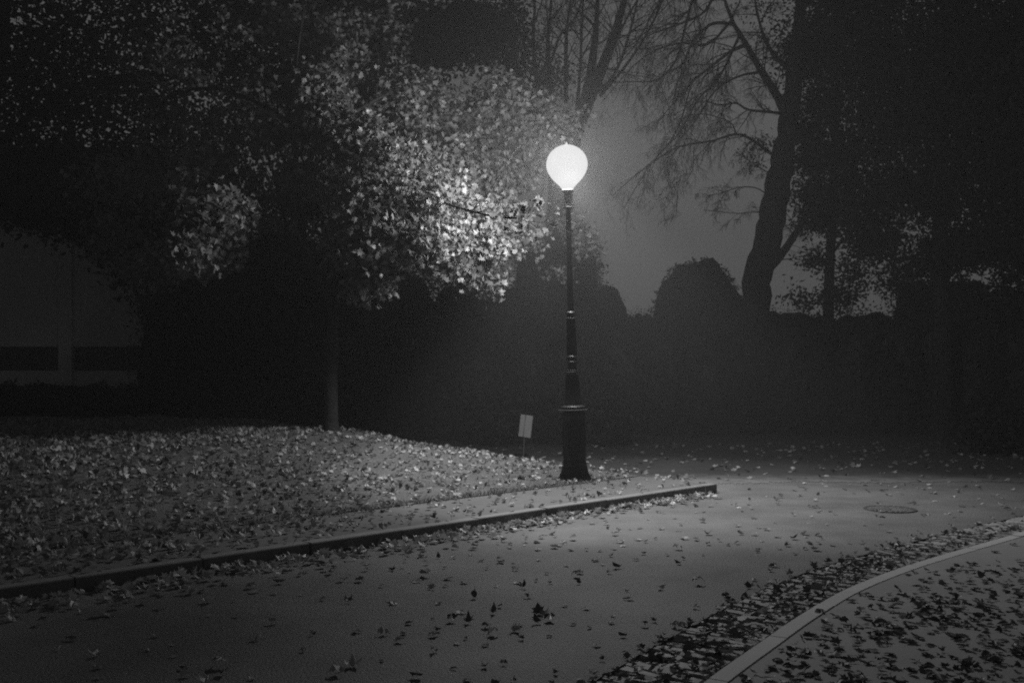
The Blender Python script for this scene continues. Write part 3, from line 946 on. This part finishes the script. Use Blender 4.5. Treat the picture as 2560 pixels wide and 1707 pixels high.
# big dark tree at the upper left, before the house
D6 = 19.0
b6 = P(-60, 1060, D6); b6[2] = .3
leafy_tree(b6, 'large dark leafy tree spreading over the upper left, in front of the house', [b6, P(-58, 900, D6), P(-60, 700, D6), P(-40, 400, D6), P(0, 100, D6), P(20, -150, D6)], .24,
           [([P(-45, 560, D6), P(60, 450, D6), P(200, 420, D6), P(330, 520, D6)], .09), ([P(-30, 380, D6), P(120, 260, D6), P(300, 200, D6), P(460, 250, D6)], .09), ([P(0, 200, D6), P(150, 60, D6), P(300, -60, D6)], .08), ([P(-45, 560, D6), P(-160, 480, D6), P(-320, 460, D6)], .08)],
           [B(60, 400, D6, 170, 9), B(230, 480, D6, 150, 7), B(330, 600, D6, 100, 4), B(350, 690, D6, 55, 1.6), B(240, 580, D6, 80, 3), B(100, 520, D6, 90, 3.5), B(200, 250, D6, 200, 10), B(420, 300, D6, 180, 8), B(60, 120, D6, 220, 10), B(330, 60, D6, 220, 10), B(560, 120, D6, 180, 7), B(-150, 300, D6, 250, 9), B(-120, 20, D6, 250, 8), B(200, -120, D6, 260, 8), B(540, 420, D6, 130, 5), B(480, 540, D6, 110, 4), B(0, 500, D6, 80, 3)],
           34000, .14, sub=14, spread=.22)


b7 = P(930, 1040, 25.0); b7[2] = .05
leafy_tree(b7, 'dense dark tree directly behind the maple, black above the lit leaves', [b7, P(935, 850, 25), P(930, 600, 25), P(940, 300, 25), P(950, 0, 25), P(955, -200, 25)], .26,
           [([P(938, 420, 25), P(1010, 300, 25), P(1090, 180, 25)], .10), ([P(938, 380, 25), P(840, 260, 25), P(760, 160, 25)], .10)],
           [B(930, 300, 25, 170, 8), B(1080, 90, 25, 160, 8), B(860, 80, 25, 200, 9), B(700, 260, 25, 180, 8), B(780, 480, 25, 150, 7), B(960, 480, 25, 140, 6), B(1180, 60, 25, 110, 4), B(1000, -120, 25, 240, 9), B(650, 20, 25, 180, 7), B(1060, 330, 25, 130, 5)],
           20000, .17, sub=14, spread=.25, core=.6)


def bush(name, label, px, top, bottom_d, d, wpx, n, size, cat='bush', mat='shrub_leaf', rows=None, group=None, core=.93, zoff=0.0, depth=1.0):
    """dense bush standing on the ground: its crown reaches down to its short stems"""
    base = P(px, HOR, d)
    base[2] = zoff
    o = empty(name, base, label, cat, group)
    zt = EYE - (top - HOR) / F * d
    h = zt - zoff
    w = wpx / F * d / 2
    g = Geo()
    for k in range(5):
        a = 2 * np.pi * k / 5 + rng.uniform(-.3, .3)
        r = min(w, h) * .35
        pts = [base + [0.12 * math.cos(a), .12 * math.sin(a), -.05], base + [r * .5 * math.cos(a), r * .5 * math.sin(a), h * .3], base + [r * math.cos(a), r * math.sin(a), h * .62]]
        if k % 2 == 0:
            g = Geo()
            g.tube(smooth_path(pts, 8), np.linspace(.05, .015, len(smooth_path(pts, 8))), 6)
            g.build('stem', M['dark_bark'], o, True, off=base)
    rag = [] if 'round' in name else [((base[0] + rng.uniform(-.8, .8) * w, base[1] + rng.uniform(-.4, .4) * w, zoff + h * rng.uniform(.5, .86)), (w * rng.uniform(.18, .4), w * rng.uniform(.2, .4), h * rng.uniform(.10, .2)), .8) for _ in range(9)]
    bl = rows or rag + [((base[0], base[1], zoff + h * .52), (w * .92, w * .9 * depth, h * .47), 5), ((base[0] - w * .3, base[1], zoff + h * .33), (w * .7, w * .7 * depth, h * .32), 2), ((base[0] + w * .3, base[1], zoff + h * .33), (w * .7, w * .7 * depth, h * .32), 2)]
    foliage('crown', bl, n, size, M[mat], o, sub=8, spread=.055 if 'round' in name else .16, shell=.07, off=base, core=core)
    return o


# round-topped and other bushes behind the lamp, against the sky
bush('round_bush', 'large round-topped bush against the sky beside the leaning bare trunk', 1745, 638, 0, 31, 270, 20000, .085)
bush('round_bush', 'smaller round bush against the sky, just right of the lamp post', 1505, 706, 0, 30, 155, 10000, .08)
bush('low_bush', 'low bush at the bottom of the sky gap between two round bushes', 1605, 772, 0, 33, 100, 6000, .08)
bush('conifer_bush', 'tall dark evergreen bush directly behind the lamp post', 1395, 545, 0, 24, 205, 20000, .085)
bush('low_bush', 'dark bush below the sky gap behind the forked trunk', 1985, 772, 0, 30, 230, 10000, .08)
bush('tall_bush', 'dark bush behind the slim tree, under the ragged foliage', 2180, 768, 0, 29, 220, 11000, .09)
bush('tall_bush', 'dark bush behind the thick straight trunk at the right', 2370, 690, 0, 27, 300, 12000, .09)
bush('tall_bush', 'dark bush below the sky specks at the right edge', 2590, 720, 0, 26, 300, 12000, .09)
bush('tall_bush', 'dark bush behind the maple trunk, left of the low lit branch', 960, 640, 0, 22, 330, 17000, .09)
bush('tall_bush', 'dark bush between the maple and the evergreen bush behind the lamp', 1190, 650, 0, 23, 280, 17000, .09)


bush('tall_bush', 'dark bush left of the maple trunk, filling the gap beside the house', 700, 560, 0, 25, 320, 17000, .09)
bush('tall_bush', 'dark bush standing in front of the right end of the house', 480, 690, 0, 22, 260, 12000, .09)


def hedge(label, p0, p1, zb0, zb1, h0, h1, n, thick=.9):
    p0, p1 = np.array(p0, float), np.array(p1, float)
    base = np.array([(p0[0] + p1[0]) / 2, (p0[1] + p1[1]) / 2, min(zb0, zb1)])
    o = empty('hedge', base, label, 'hedge')
    ln = np.linalg.norm(p1 - p0)
    k = max(3, int(ln / .8))
    bl = []
    for t in np.linspace(0, 1, k):
        p = p0 + (p1 - p0) * t
        zb = zb0 + (zb1 - zb0) * t
        h = (h0 + (h1 - h0) * t) * rng.uniform(.88, 1.08)
        bl.append(((p[0], p[1], zb + h * .5), (.75, thick * .6, h * .5), 1))
    for t in np.linspace(.02, .98, k):
        g = Geo()
        p = p0 + (p1 - p0) * t
        zb = zb0 + (zb1 - zb0) * t
        g.tube([(p[0], p[1], zb - .05), (p[0] + rng.uniform(-.1, .1), p[1], zb + h0 * .25), (p[0] + rng.uniform(-.1, .1), p[1], zb + h0 * .5)], [.05, .04, .02], 6)
        g.build('stem', M['dark_bark'], o, True, off=base)
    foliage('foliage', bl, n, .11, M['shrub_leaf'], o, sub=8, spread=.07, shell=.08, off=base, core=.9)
    return o


hedge('long dark hedge along the back of the lawn, behind the maple trunk', (-5.9, 18.5), (-.9, 20.6), .45, .1, 2.0, 2.7, 24000)
hedge('low dark hedge under the windows of the house, behind the lawn', (-14.5, 19.2), (-6.2, 19.0), .55, .5, .62, .66, 16000, .8)
hedge('dark hedge closing the path behind the lamp and the small sign', (-.5, 22.2), (6.3, 22.4), 0, 0, 2.5, 2.7, 24000)
hedge('dark hedge behind the straight trunk at the right end of the path', (6.9, 22.4), (16.5, 21.5), 0, 0, 2.6, 2.6, 24000)
# low sparse shrubs round the sign, catching a little light
for i, (px, d, w, top, lab) in enumerate([(1240, 19.2, 120, 950, 'loose low shrub left of the small sign, faintly lit'), (1385, 19.6, 90, 975, 'low shrub between the small sign and the lamp pedestal'), (1515, 19.4, 110, 985, 'low shrub just right of the lamp pedestal, faintly lit'), (2480, 17.6, 180, 1040, 'low shrub beside the thick straight trunk at the right edge')]):
    bush('low_shrub', lab, px, top, 0, d, w, 1500, .11, core=None, zoff=.0)

# ------------------------------------------------------------------ house at the left
hb = np.array([-11.5, 24.0, 0.0])
house = empty('house', hb, 'long pale rendered house with a strip of dark windows, far left behind the trees', 'house')
g = Geo()
zw0, zw1 = 1.5 + (921 - 926) / F * 24, 1.5 + (921 - 866) / F * 24
g.box((-9, 0, -.05), (4.2, .3, zw0))
g.box((-9, 0, zw1), (4.2, .3, 5.6))
g.box((3.2, .004, zw0), (4.2, .3, zw1))
g.box((-9, .302, -.05), (4.2, 7, 5.596))
g.build('wall', M['wall'], house)
g = Geo()
xp = (165 - 1280) / F * 24 + 11.5
g.box((xp - .16, -.06, -.04), (xp + .16, .2, 5.58))
g.build('pillar', M['wall'], house)
for x0, x1 in ((-9, xp - .162), (xp + .162, 3.198)):
    g = Geo()
    g.box((x0, .12, zw0 + .002), (x1, .16, zw1 - .002))
    w = g.build('window', M['dark_glass'], house)
    for xx in np.arange(x0 + .02, x1 - .05, 1.1):
        g = Geo()
        g.box((xx, .09, zw0 + .003), (xx + .05, .119, zw1 - .003))
        g.build('mullion', M['roof'], w)
g = Geo()
v = [(-9.4, -.5, 5.6), (4.6, -.5, 5.6), (4.6, 7.4, 5.6), (-9.4, 7.4, 5.6), (-6.5, 3.4, 7.6), (1.7, 3.4, 7.6)]
g.add(v, [np.array([[0, 1, 5, 4], [2, 3, 4, 5]]), np.array([[1, 2, 5], [3, 0, 4]]), np.array([[3, 2, 1, 0]])])
g.build('roof', M['roof'], house)


# ------------------------------------------------------------------ fallen leaves
def scatter(n, zf, sampler, size, mat, name, tilt=.35, lift=.02, stand=.12):
    xy = sampler(n)
    m = len(xy)
    z = zf(xy[:, 0], xy[:, 1])
    nrm = np.c_[rng.standard_normal((m, 2)) * tilt, np.ones(m)]
    st = rng.uniform(0, 1, m) < stand
    nrm[st, :2] *= 3.5
    sz = size * rng.uniform(.6, 1.2, m)
    up = lift + np.linalg.norm(nrm[:, :2], axis=1) / np.linalg.norm(nrm, axis=1) * sz * .3
    v, f = leaf_geo(np.c_[xy, z + up * rng.uniform(.7, 1.1, m)], nrm, rng.uniform(0, 6.28, m), sz, MAPLE_V, MAPLE_F, rng.uniform(-.25, .5, m), rng.uniform(-.9, .7, m))
    return tag(obj(name, np_mesh(name, v, [f], mat)), kind='stuff')


def lawn_sampler(dens):
    def f(n):
        out = []
        while sum(len(o) for o in out) < n:
            u = -rng.uniform(0, 1, 4000) ** 1.1 * 17 + .6
            s_ = rng.uniform(.1, 11, 4000)
            q = K0 + KD * u[:, None] + KN * s_[:, None]
            s1, s2 = on_island(q[:, 0], q[:, 1])
            ok = (s2 > .05) & (q[:, 1] < 19.5)
            ok &= rng.uniform(0, 1, 4000) < dens(q[:, 0], q[:, 1], s1)
            out.append(q[ok])
        return np.concatenate(out)[:n]
    return f


def patchy(x, y):
    return .5 + .5 * np.sin(x * 1.7 + 1.3 * np.sin(y * .9)) * np.sin(y * 1.3 + 1.1 * np.sin(x * .7))


def dens1(x, y, s):
    left = smoothstep(2.5, -4.0, x) if False else 1 - smoothstep(-4.5, 1.5, x)
    d = .5 + .5 * left
    d *= np.where(s < PAVE, .5 + 1.1 * (1 - smoothstep(-4.0, -.6, x)), 1.0)
    return np.clip(d * (.45 + .75 * patchy(x, y)), 0, 1)


def isl_z(x, y):
    s1, s2 = on_island(x, y)
    return np.where(s1 < PAVE, .01 + (KTOP - .012) * tip_drop(x, y), lawn_z(x, y))


scatter(22000, isl_z, lawn_sampler(dens1), .056, M['litter'], 'fallen_leaves', .45, .012, .3)
scatter(16000, isl_z, lawn_sampler(lambda x, y, s: np.clip((1 - smoothstep(-5.5, -1.5, x)) * smoothstep(.2, 1.5, s + .6), 0, 1)), .062, M['litter'], 'fallen_leaves', .75, .022, .55)


# drift along the foot of the kerb
def kerb_foot(n):
    u = -rng.uniform(0, 1, n) * 11.5 - .1
    s_ = -np.abs(rng.standard_normal(n)) * (.07 + .10 * (1 - smoothstep(-6, -3, u)) + .05) - .03
    return K0 + KD * u[:, None] + KN * s_[:, None]


scatter(1000, lambda x, y: 0 * x + .006, kerb_foot, .065, M['litter_pale'], 'fallen_leaves', .5, .02, .3)


# small crumbs of leaf in the distance on the road and path
def poly_sampler(x0, x1, y0, y1, test):
    def f(n):
        out = []
        while sum(len(o) for o in out) < n:
            q = np.c_[rng.uniform(x0, x1, 3000), rng.uniform(y0, y1, 3000)]
            out.append(q[test(q[:, 0], q[:, 1])])
        return np.concatenate(out)[:n]
    return f


def gutter_side(x, y):
    """signed distance from the right kerb's road-side edge: positive towards the road"""
    q = np.c_[x, y]
    d2 = ((q[:, None, :] - kr[None, ::4]) ** 2).sum(2)
    i = d2.argmin(1) * 4
    return ((q - kr[i]) * kn[i]).sum(1)


on_road = lambda x, y: ((np.array(on_island(x, y)[0]) < -.1) | (np.array(on_island(x, y)[1]) < -.1)) & (gutter_side(x, y) > GUT)
scatter(750, lambda x, y: 0 * x + .005, poly_sampler(-2.5, 13, 13.2, 20, lambda x, y: on_road(x, y)), .07, M['litter_dim'], 'fallen_leaves', .3, .008, .2)
scatter(230, lambda x, y: 0 * x, poly_sampler(-3, 9, 8.2, 13.4, lambda x, y: on_road(x, y) & (on_island(x, y)[0] < -.1)), .055, M['litter'], 'fallen_leaves', .25, .008, .15)
# leaf litter lying in the gutter and over the near right pavement, past counting
scatter(480, lambda x, y: 0 * x + .004, poly_sampler(-.2, 5, 4.0, 9.6, lambda x, y: (gutter_side(x, y) > .03) & (gutter_side(x, y) < GUT + .03)), .045, M['litter_dim'], 'leaf_litter', .3, .008, .1)
scatter(330, lambda x, y: 0 * x + .002, poly_sampler(-.2, 5, 4.0, 9.6, lambda x, y: (gutter_side(x, y) > .03) & (gutter_side(x, y) < GUT + .05) & (rng.uniform(0, 1, len(x)) < np.clip((1.35 - (y - 4.5) * .27) * (.3 + patchy(x * 2 + 1, y * 2.6)), .06, 1))), .048, M['litter_dark'], 'leaf_litter', .4, .008, .2)
scatter(2900, lambda x, y: 0 * x + .017, poly_sampler(.8, 7, 4.0, 9.0, lambda x, y: (gutter_side(x, y) < -.16) & (rng.uniform(0, 1, len(x)) < np.clip((1.8 - (y - 4.3) * .5) * (.25 + 1.1 * patchy(x * 2.3 + .7, y * 3.1)), .03, 1))), .052, M['litter_dark'], 'leaf_litter', .22, .006, .08)

# grass blades on the lawn
pos = lawn_sampler(lambda x, y, s: np.where(s > PAVE, 1.0, 0.0))(16000)
ub = -rng.uniform(0, 1, 4200) * 11 - .2         # rough verge along the footpath
pos = np.concatenate([pos, K0 + KD * ub[:, None] + KN * (PAVE + .05 + rng.standard_normal((4200, 1)) * .06)])
m = len(pos)
hgt = rng.uniform(.02, .055, m)
a = rng.uniform(0, 6.28, m)
lean = rng.standard_normal((m, 2)) * .02
zb = lawn_z(pos[:, 0], pos[:, 1]) - .004
w = .004
v = np.stack([np.c_[pos[:, 0] - w * np.cos(a), pos[:, 1] - w * np.sin(a), zb], np.c_[pos[:, 0] + w * np.cos(a), pos[:, 1] + w * np.sin(a), zb], np.c_[pos + lean, zb + hgt]], 1).reshape(-1, 3)
tag(obj('grass', np_mesh('grass', v, [np.arange(3 * m).reshape(-1, 3)], M['grass'])), kind='stuff')

# single leaves near enough to be seen one by one
protos = {}


def leaf_mesh(tone, shape):
    key = (tone, shape)
    if key not in protos:
        protos[key] = []
        for k in range(6):
            fold, curl = {'flat': (.10, -.15), 'curled': (.35, 1.2), 'folded': (.8, .3), 'arched': (-.25, -1.2)}[shape]
            fold += rng.uniform(-.08, .08)
            curl += rng.uniform(-.15, .15)
            tv = MAPLE_V.copy()
            if k % 2 and tone == 'dark':         # oval leaves among the lobed ones
                hv = np.array([(0, 0), (.16, .06), (.30, .22), (.36, .40), (.35, .55), (.28, .72), (.18, .86), (.08, .95), (0, 1.05)])
                tv = np.concatenate([hv, hv[1:-1] * [-1, 1]])
            tv = tv * rng.uniform(.72, 1.15, tv.shape)
            tv[[0, 8], 0] = 0
            x, y = tv[:, 0], tv[:, 1] - .4
            z = np.abs(x) * fold + (y ** 2 + .6 * x ** 2) * curl + rng.uniform(-.09, .09, len(x))
            vv = np.c_[x, y, z]
            n0 = len(vv)
            # stalk
            st = np.array([[0, -.4, z[0]], [.03, -.62, z[0] + .05], [.05, -.85, z[0] + .02]])
            sv = np.concatenate([st + [-.012, 0, 0], st + [.012, 0, 0]])
            sf = np.array([[n0, n0 + 3, n0 + 4, n0 + 1], [n0 + 1, n0 + 4, n0 + 5, n0 + 2]])
            vv = np.concatenate([vv, sv])
            vv[:, 2] -= vv[:, 2].min()
            protos[key].append(np_mesh('fallen_leaf', vv, [MAPLE_F, sf], M['litter_pale' if tone == 'pale' else 'litter_dark']))
    return random.choice(protos[key])


def single_leaf(x, y, z, size, tone, shape, tilt=0.0, label=None, group=None, spin=None):
    o = bpy.data.objects.new('fallen_leaf', leaf_mesh(tone, shape))
    lift = abs(math.sin(tilt)) * size * .42
    o.location = (float(x), float(y), float(z + .004 + lift))
    o.rotation_euler = (tilt, random.uniform(-.12, .12), random.uniform(0, 6.28) if spin is None else spin)
    o.scale = (size,) * 3
    link(o)
    return tag(o, label, 'leaf', group)


# leaves that stand out, placed where the photograph shows them
special = [
    (1187, 1494, .13, 'dark', 'folded', 1.2, 'dark folded leaf standing upright alone in the middle of the road'),
    (1310, 1468, .13, 'dark', 'curled', .9, 'dark spidery curled leaf farther up the road, beyond the upright folded one'),
    (1345, 1533, .15, 'dark', 'folded', 1.3, 'upright dark leaf leaning against a pale one on the road'),
    (1365, 1537, .14, 'pale', 'flat', .5, 'pale leaf propped against the upright dark leaf on the road'),
    (1235, 1532, .12, 'dark', 'curled', .9, 'round dark curled leaf on the road, left of the propped pair'),
    (1130, 1553, .17, 'dark', 'arched', .4, 'broad dark leaf of the dark pair below the upright leaf'),
    (1170, 1555, .12, 'dark', 'curled', .8, 'smaller dark curled leaf of the dark pair below the upright leaf'),
    (1375, 1552, .19, 'dark', 'arched', .3, 'large dark leaf lying flat under the propped pair'),
    (1340, 1556, .14, 'dark', 'curled', .6, 'dark crumpled leaf beside the large flat dark leaf'),
    (1150, 1532, .15, 'pale', 'flat', .08, 'pale flat leaf just above the dark pair on the road'),
    (1062, 1441, .17, 'pale', 'arched', .1, 'long pale leaf on the road half way to the kerb, with a shadow beneath'),
    (980, 1510, .14, 'pale', 'flat', .1, 'pale pointed leaf on the dark road left of the upright folded leaf'),
    (960, 1585, .15, 'pale', 'arched', .1, 'pale leaf alone on the near left part of the road'),
    (880, 1665, .17, 'pale', 'curled', .1, 'pale crinkled leaf at the bottom of the road, upper one of a close pair'),
    (845, 1684, .17, 'pale', 'arched', .1, 'pale crinkled leaf at the bottom of the road, lower one of a close pair'),
    (1445, 1458, .09, 'dark', 'curled', .9, 'tiny dark curled leaf standing at the middle of the lit road'),
    (1095, 1395, .11, 'dark', 'folded', 1.1, 'dark folded leaf upright on the road near the kerb drift'),
    (875, 1505, .13, 'dark', 'curled', .6, 'dark curled leaf at the end of the pale leaves on the road'),
    (590, 1420, .16, 'pale', 'folded', 1.0, 'pale leaf standing up against the dark kerb face'),
    (705, 1397, .14, 'pale', 'curled', .8, 'pale curled leaf leaning on the kerb face, above the drift'),
    (1975, 1436, .12, 'dark', 'curled', .6, 'dark curled leaf caught at the edge of the sett gutter'),
    (1870, 1468, .13, 'dark', 'folded', .9, 'dark folded leaf on the road just before the gutter edge'),
    (2050, 1537, .13, 'dark', 'arched', .3, 'dark arched leaf lying beside the pale kerb strip'),
    (2445, 1450, .14, 'dark', 'folded', 1.2, 'dark folded leaf standing on the bright pavement at the right'),
    (2370, 1485, .18, 'dark', 'arched', .15, 'large dark flat leaf on the bright pavement at the right'),
    (2260, 1412, .16, 'dark', 'curled', .2, 'dark leaf on the pavement against the far part of the kerb strip'),
]
taken = []
for px, py, sz, tone, shape, tilt, lab in special:
    q = G(px, py, 0.0)
    z = .016 if gutter_side(q[:1], q[1:2])[0] < -.12 else 0.0
    single_leaf(q[0], q[1], z, sz * .47, tone, shape, tilt, lab, spin=random.uniform(-.6, .6))
    taken.append(q[:2])

LEAF_GROUP = 'single leaves fallen on the near road and pavement'


def near_leaf(zone, x, y, pale_p):
    if any((x - t[0]) ** 2 + (y - t[1]) ** 2 < .012 for t in taken):
        return False
    taken.append((x, y))
    tone = 'pale' if random.random() < pale_p else 'dark'
    shape = random.choices(['flat', 'curled', 'folded', 'arched'], [.35, .3, .12, .23])[0]
    size = random.choice([random.uniform(.03, .045), random.uniform(.05, .078)])
    sname = 'small' if size < .048 else 'broad'
    z = .016 if zone.startswith('pavement') else (0.0 if zone.startswith('road') else .0)
    tilt = {'flat': random.uniform(-.12, .12), 'curled': random.uniform(-.4, .4), 'folded': random.uniform(.1, .45), 'arched': random.uniform(-.2, .2)}[shape]
    where = {
        'road_kerb': 'on the road close to the raised kerb',
        'road_left': 'on the dark near-left stretch of road',
        'road_mid': 'on the road in front of the lit patch',
        'road_near': 'on the near road, in the thick of the dark leaves',
        'road_gutter': 'on the road right beside the sett gutter',
        'pavement_near': 'on the dim near corner of the pavement',
        'pavement_far': 'on the brighter far part of the pavement',
    }[zone]
    single_leaf(x, y, z, size, tone, shape, tilt, f'{sname} {tone} {shape} leaf {where}', LEAF_GROUP)
    return True


cnt = 0
tries = 0
while cnt < 270 and tries < 6000:
    tries += 1
    x, y = random.uniform(-3.2, 5.2), random.uniform(4.5, 9.0)
    if abs(x) > y * .53:
        continue
    s1 = float(on_island(np.array([x]), np.array([y]))[0][0])
    gs = float(gutter_side(np.array([x]), np.array([y]))[0])
    if s1 > -.12 or (-.14 < gs < GUT + .02):
        continue
    if gs < 0:
        if y > 6.4:
            zone, pp, keep = 'pavement_far', .06, .3
        else:
            zone, pp, keep = 'pavement_near', .15, .8
    elif s1 > -.9:
        zone, pp, keep = 'road_kerb', .85, .7
    elif gs < GUT + .55:
        zone, pp, keep = 'road_gutter', .3, .7
    elif x < -.7 and y < 7:
        zone, pp, keep = 'road_left', .8, .35
    elif y < 6.3:
        zone, pp, keep = 'road_near', .27, 1
    else:
        zone, pp, keep = 'road_mid', .5, .45
    if random.random() > keep:
        continue
    if near_leaf(zone, x, y, pp):
        cnt += 1

# ------------------------------------------------------------------ air
hm, nt, out = new_mat('haze')
pvn = nt.nodes.new('ShaderNodeVolumePrincipled')
pvn.inputs['Color'].default_value = grey(0.9)
pvn.inputs['Density'].default_value = 0.0037
pvn.inputs['Anisotropy'].default_value = 0.0
nt.links.new(pvn.outputs[0], out.inputs['Volume'])
g = Geo()
g.box((-112, -70, -1.1), (112, 150, 22))
tag(g.build('haze', hm), kind='stuff')

# ------------------------------------------------------------------ night sky
w = bpy.data.worlds.new('World')
S.world = w
w.use_nodes = True
nt = w.node_tree
nt.nodes.clear()
out = nt.nodes.new('ShaderNodeOutputWorld')
bg = nt.nodes.new('ShaderNodeBackground')
sky = nt.nodes.new('ShaderNodeTexSky')
sky.sky_type = 'NISHITA'
sky.sun_disc = False
sky.sun_elevation = R(-2.0)
sky.sun_rotation = R(12)
sky.air_density = 1.0
sky.dust_density = 3.0
bw = nt.nodes.new('ShaderNodeRGBToBW')
nt.links.new(sky.outputs[0], bw.inputs[0])
lift = nt.nodes.new('ShaderNodeMath')          # town glow on the low cloud
lift.operation = 'MULTIPLY_ADD'
lift.inputs[1].default_value = 0.6
lift.inputs[2].default_value = 0.74
nt.links.new(bw.outputs[0], lift.inputs[0])
tcw = nt.nodes.new('ShaderNodeTexCoord')
spw = nt.nodes.new('ShaderNodeSeparateXYZ')
nt.links.new(tcw.outputs['Generated'], spw.inputs[0])
r1 = nt.nodes.new('ShaderNodeMapRange')
r1.interpolation_type = 'SMOOTHSTEP'
for k_, v_ in (('From Min', 0.40), ('From Max', 0.9), ('To Min', 1.0), ('To Max', 0.35)):
    r1.inputs[k_].default_value = v_
nt.links.new(spw.outputs['Z'], r1.inputs['Value'])
r2 = nt.nodes.new('ShaderNodeMapRange')
r2.interpolation_type = 'SMOOTHSTEP'
for k_, v_ in (('From Min', -0.4), ('From Max', 0.7), ('To Min', 0.45), ('To Max', 1.0)):
    r2.inputs[k_].default_value = v_
nt.links.new(spw.outputs['Y'], r2.inputs['Value'])
m1 = nt.nodes.new('ShaderNodeMath')
m1.operation = 'MULTIPLY'
nt.links.new(r1.outputs[0], m1.inputs[0])
nt.links.new(r2.outputs[0], m1.inputs[1])
m2 = nt.nodes.new('ShaderNodeMath')
m2.operation = 'MULTIPLY'
nt.links.new(m1.outputs[0], m2.inputs[0])
nt.links.new(lift.outputs[0], m2.inputs[1])
nt.links.new(m2.outputs[0], bg.inputs['Color'])
bg.inputs['Strength'].default_value = 0.10
nt.links.new(bg.outputs[0], out.inputs['Surface'])

# ------------------------------------------------------------------ render settings
S.view_settings.view_transform = 'Standard'
S.view_settings.look = 'None'
S.view_settings.exposure = 0.0
S.view_settings.gamma = 1.0
S.render.engine = 'CYCLES'
S.cycles.max_bounces = 6
S.cycles.diffuse_bounces = 2
S.cycles.glossy_bounces = 1
S.cycles.transmission_bounces = 2
S.cycles.volume_bounces = 0
S.cycles.transparent_max_bounces = 8
S.cycles.filter_width = 2.0
S.cycles.use_denoising = False
S.cycles.sample_clamp_direct = 3.0
S.cycles.sample_clamp_indirect = 2.0
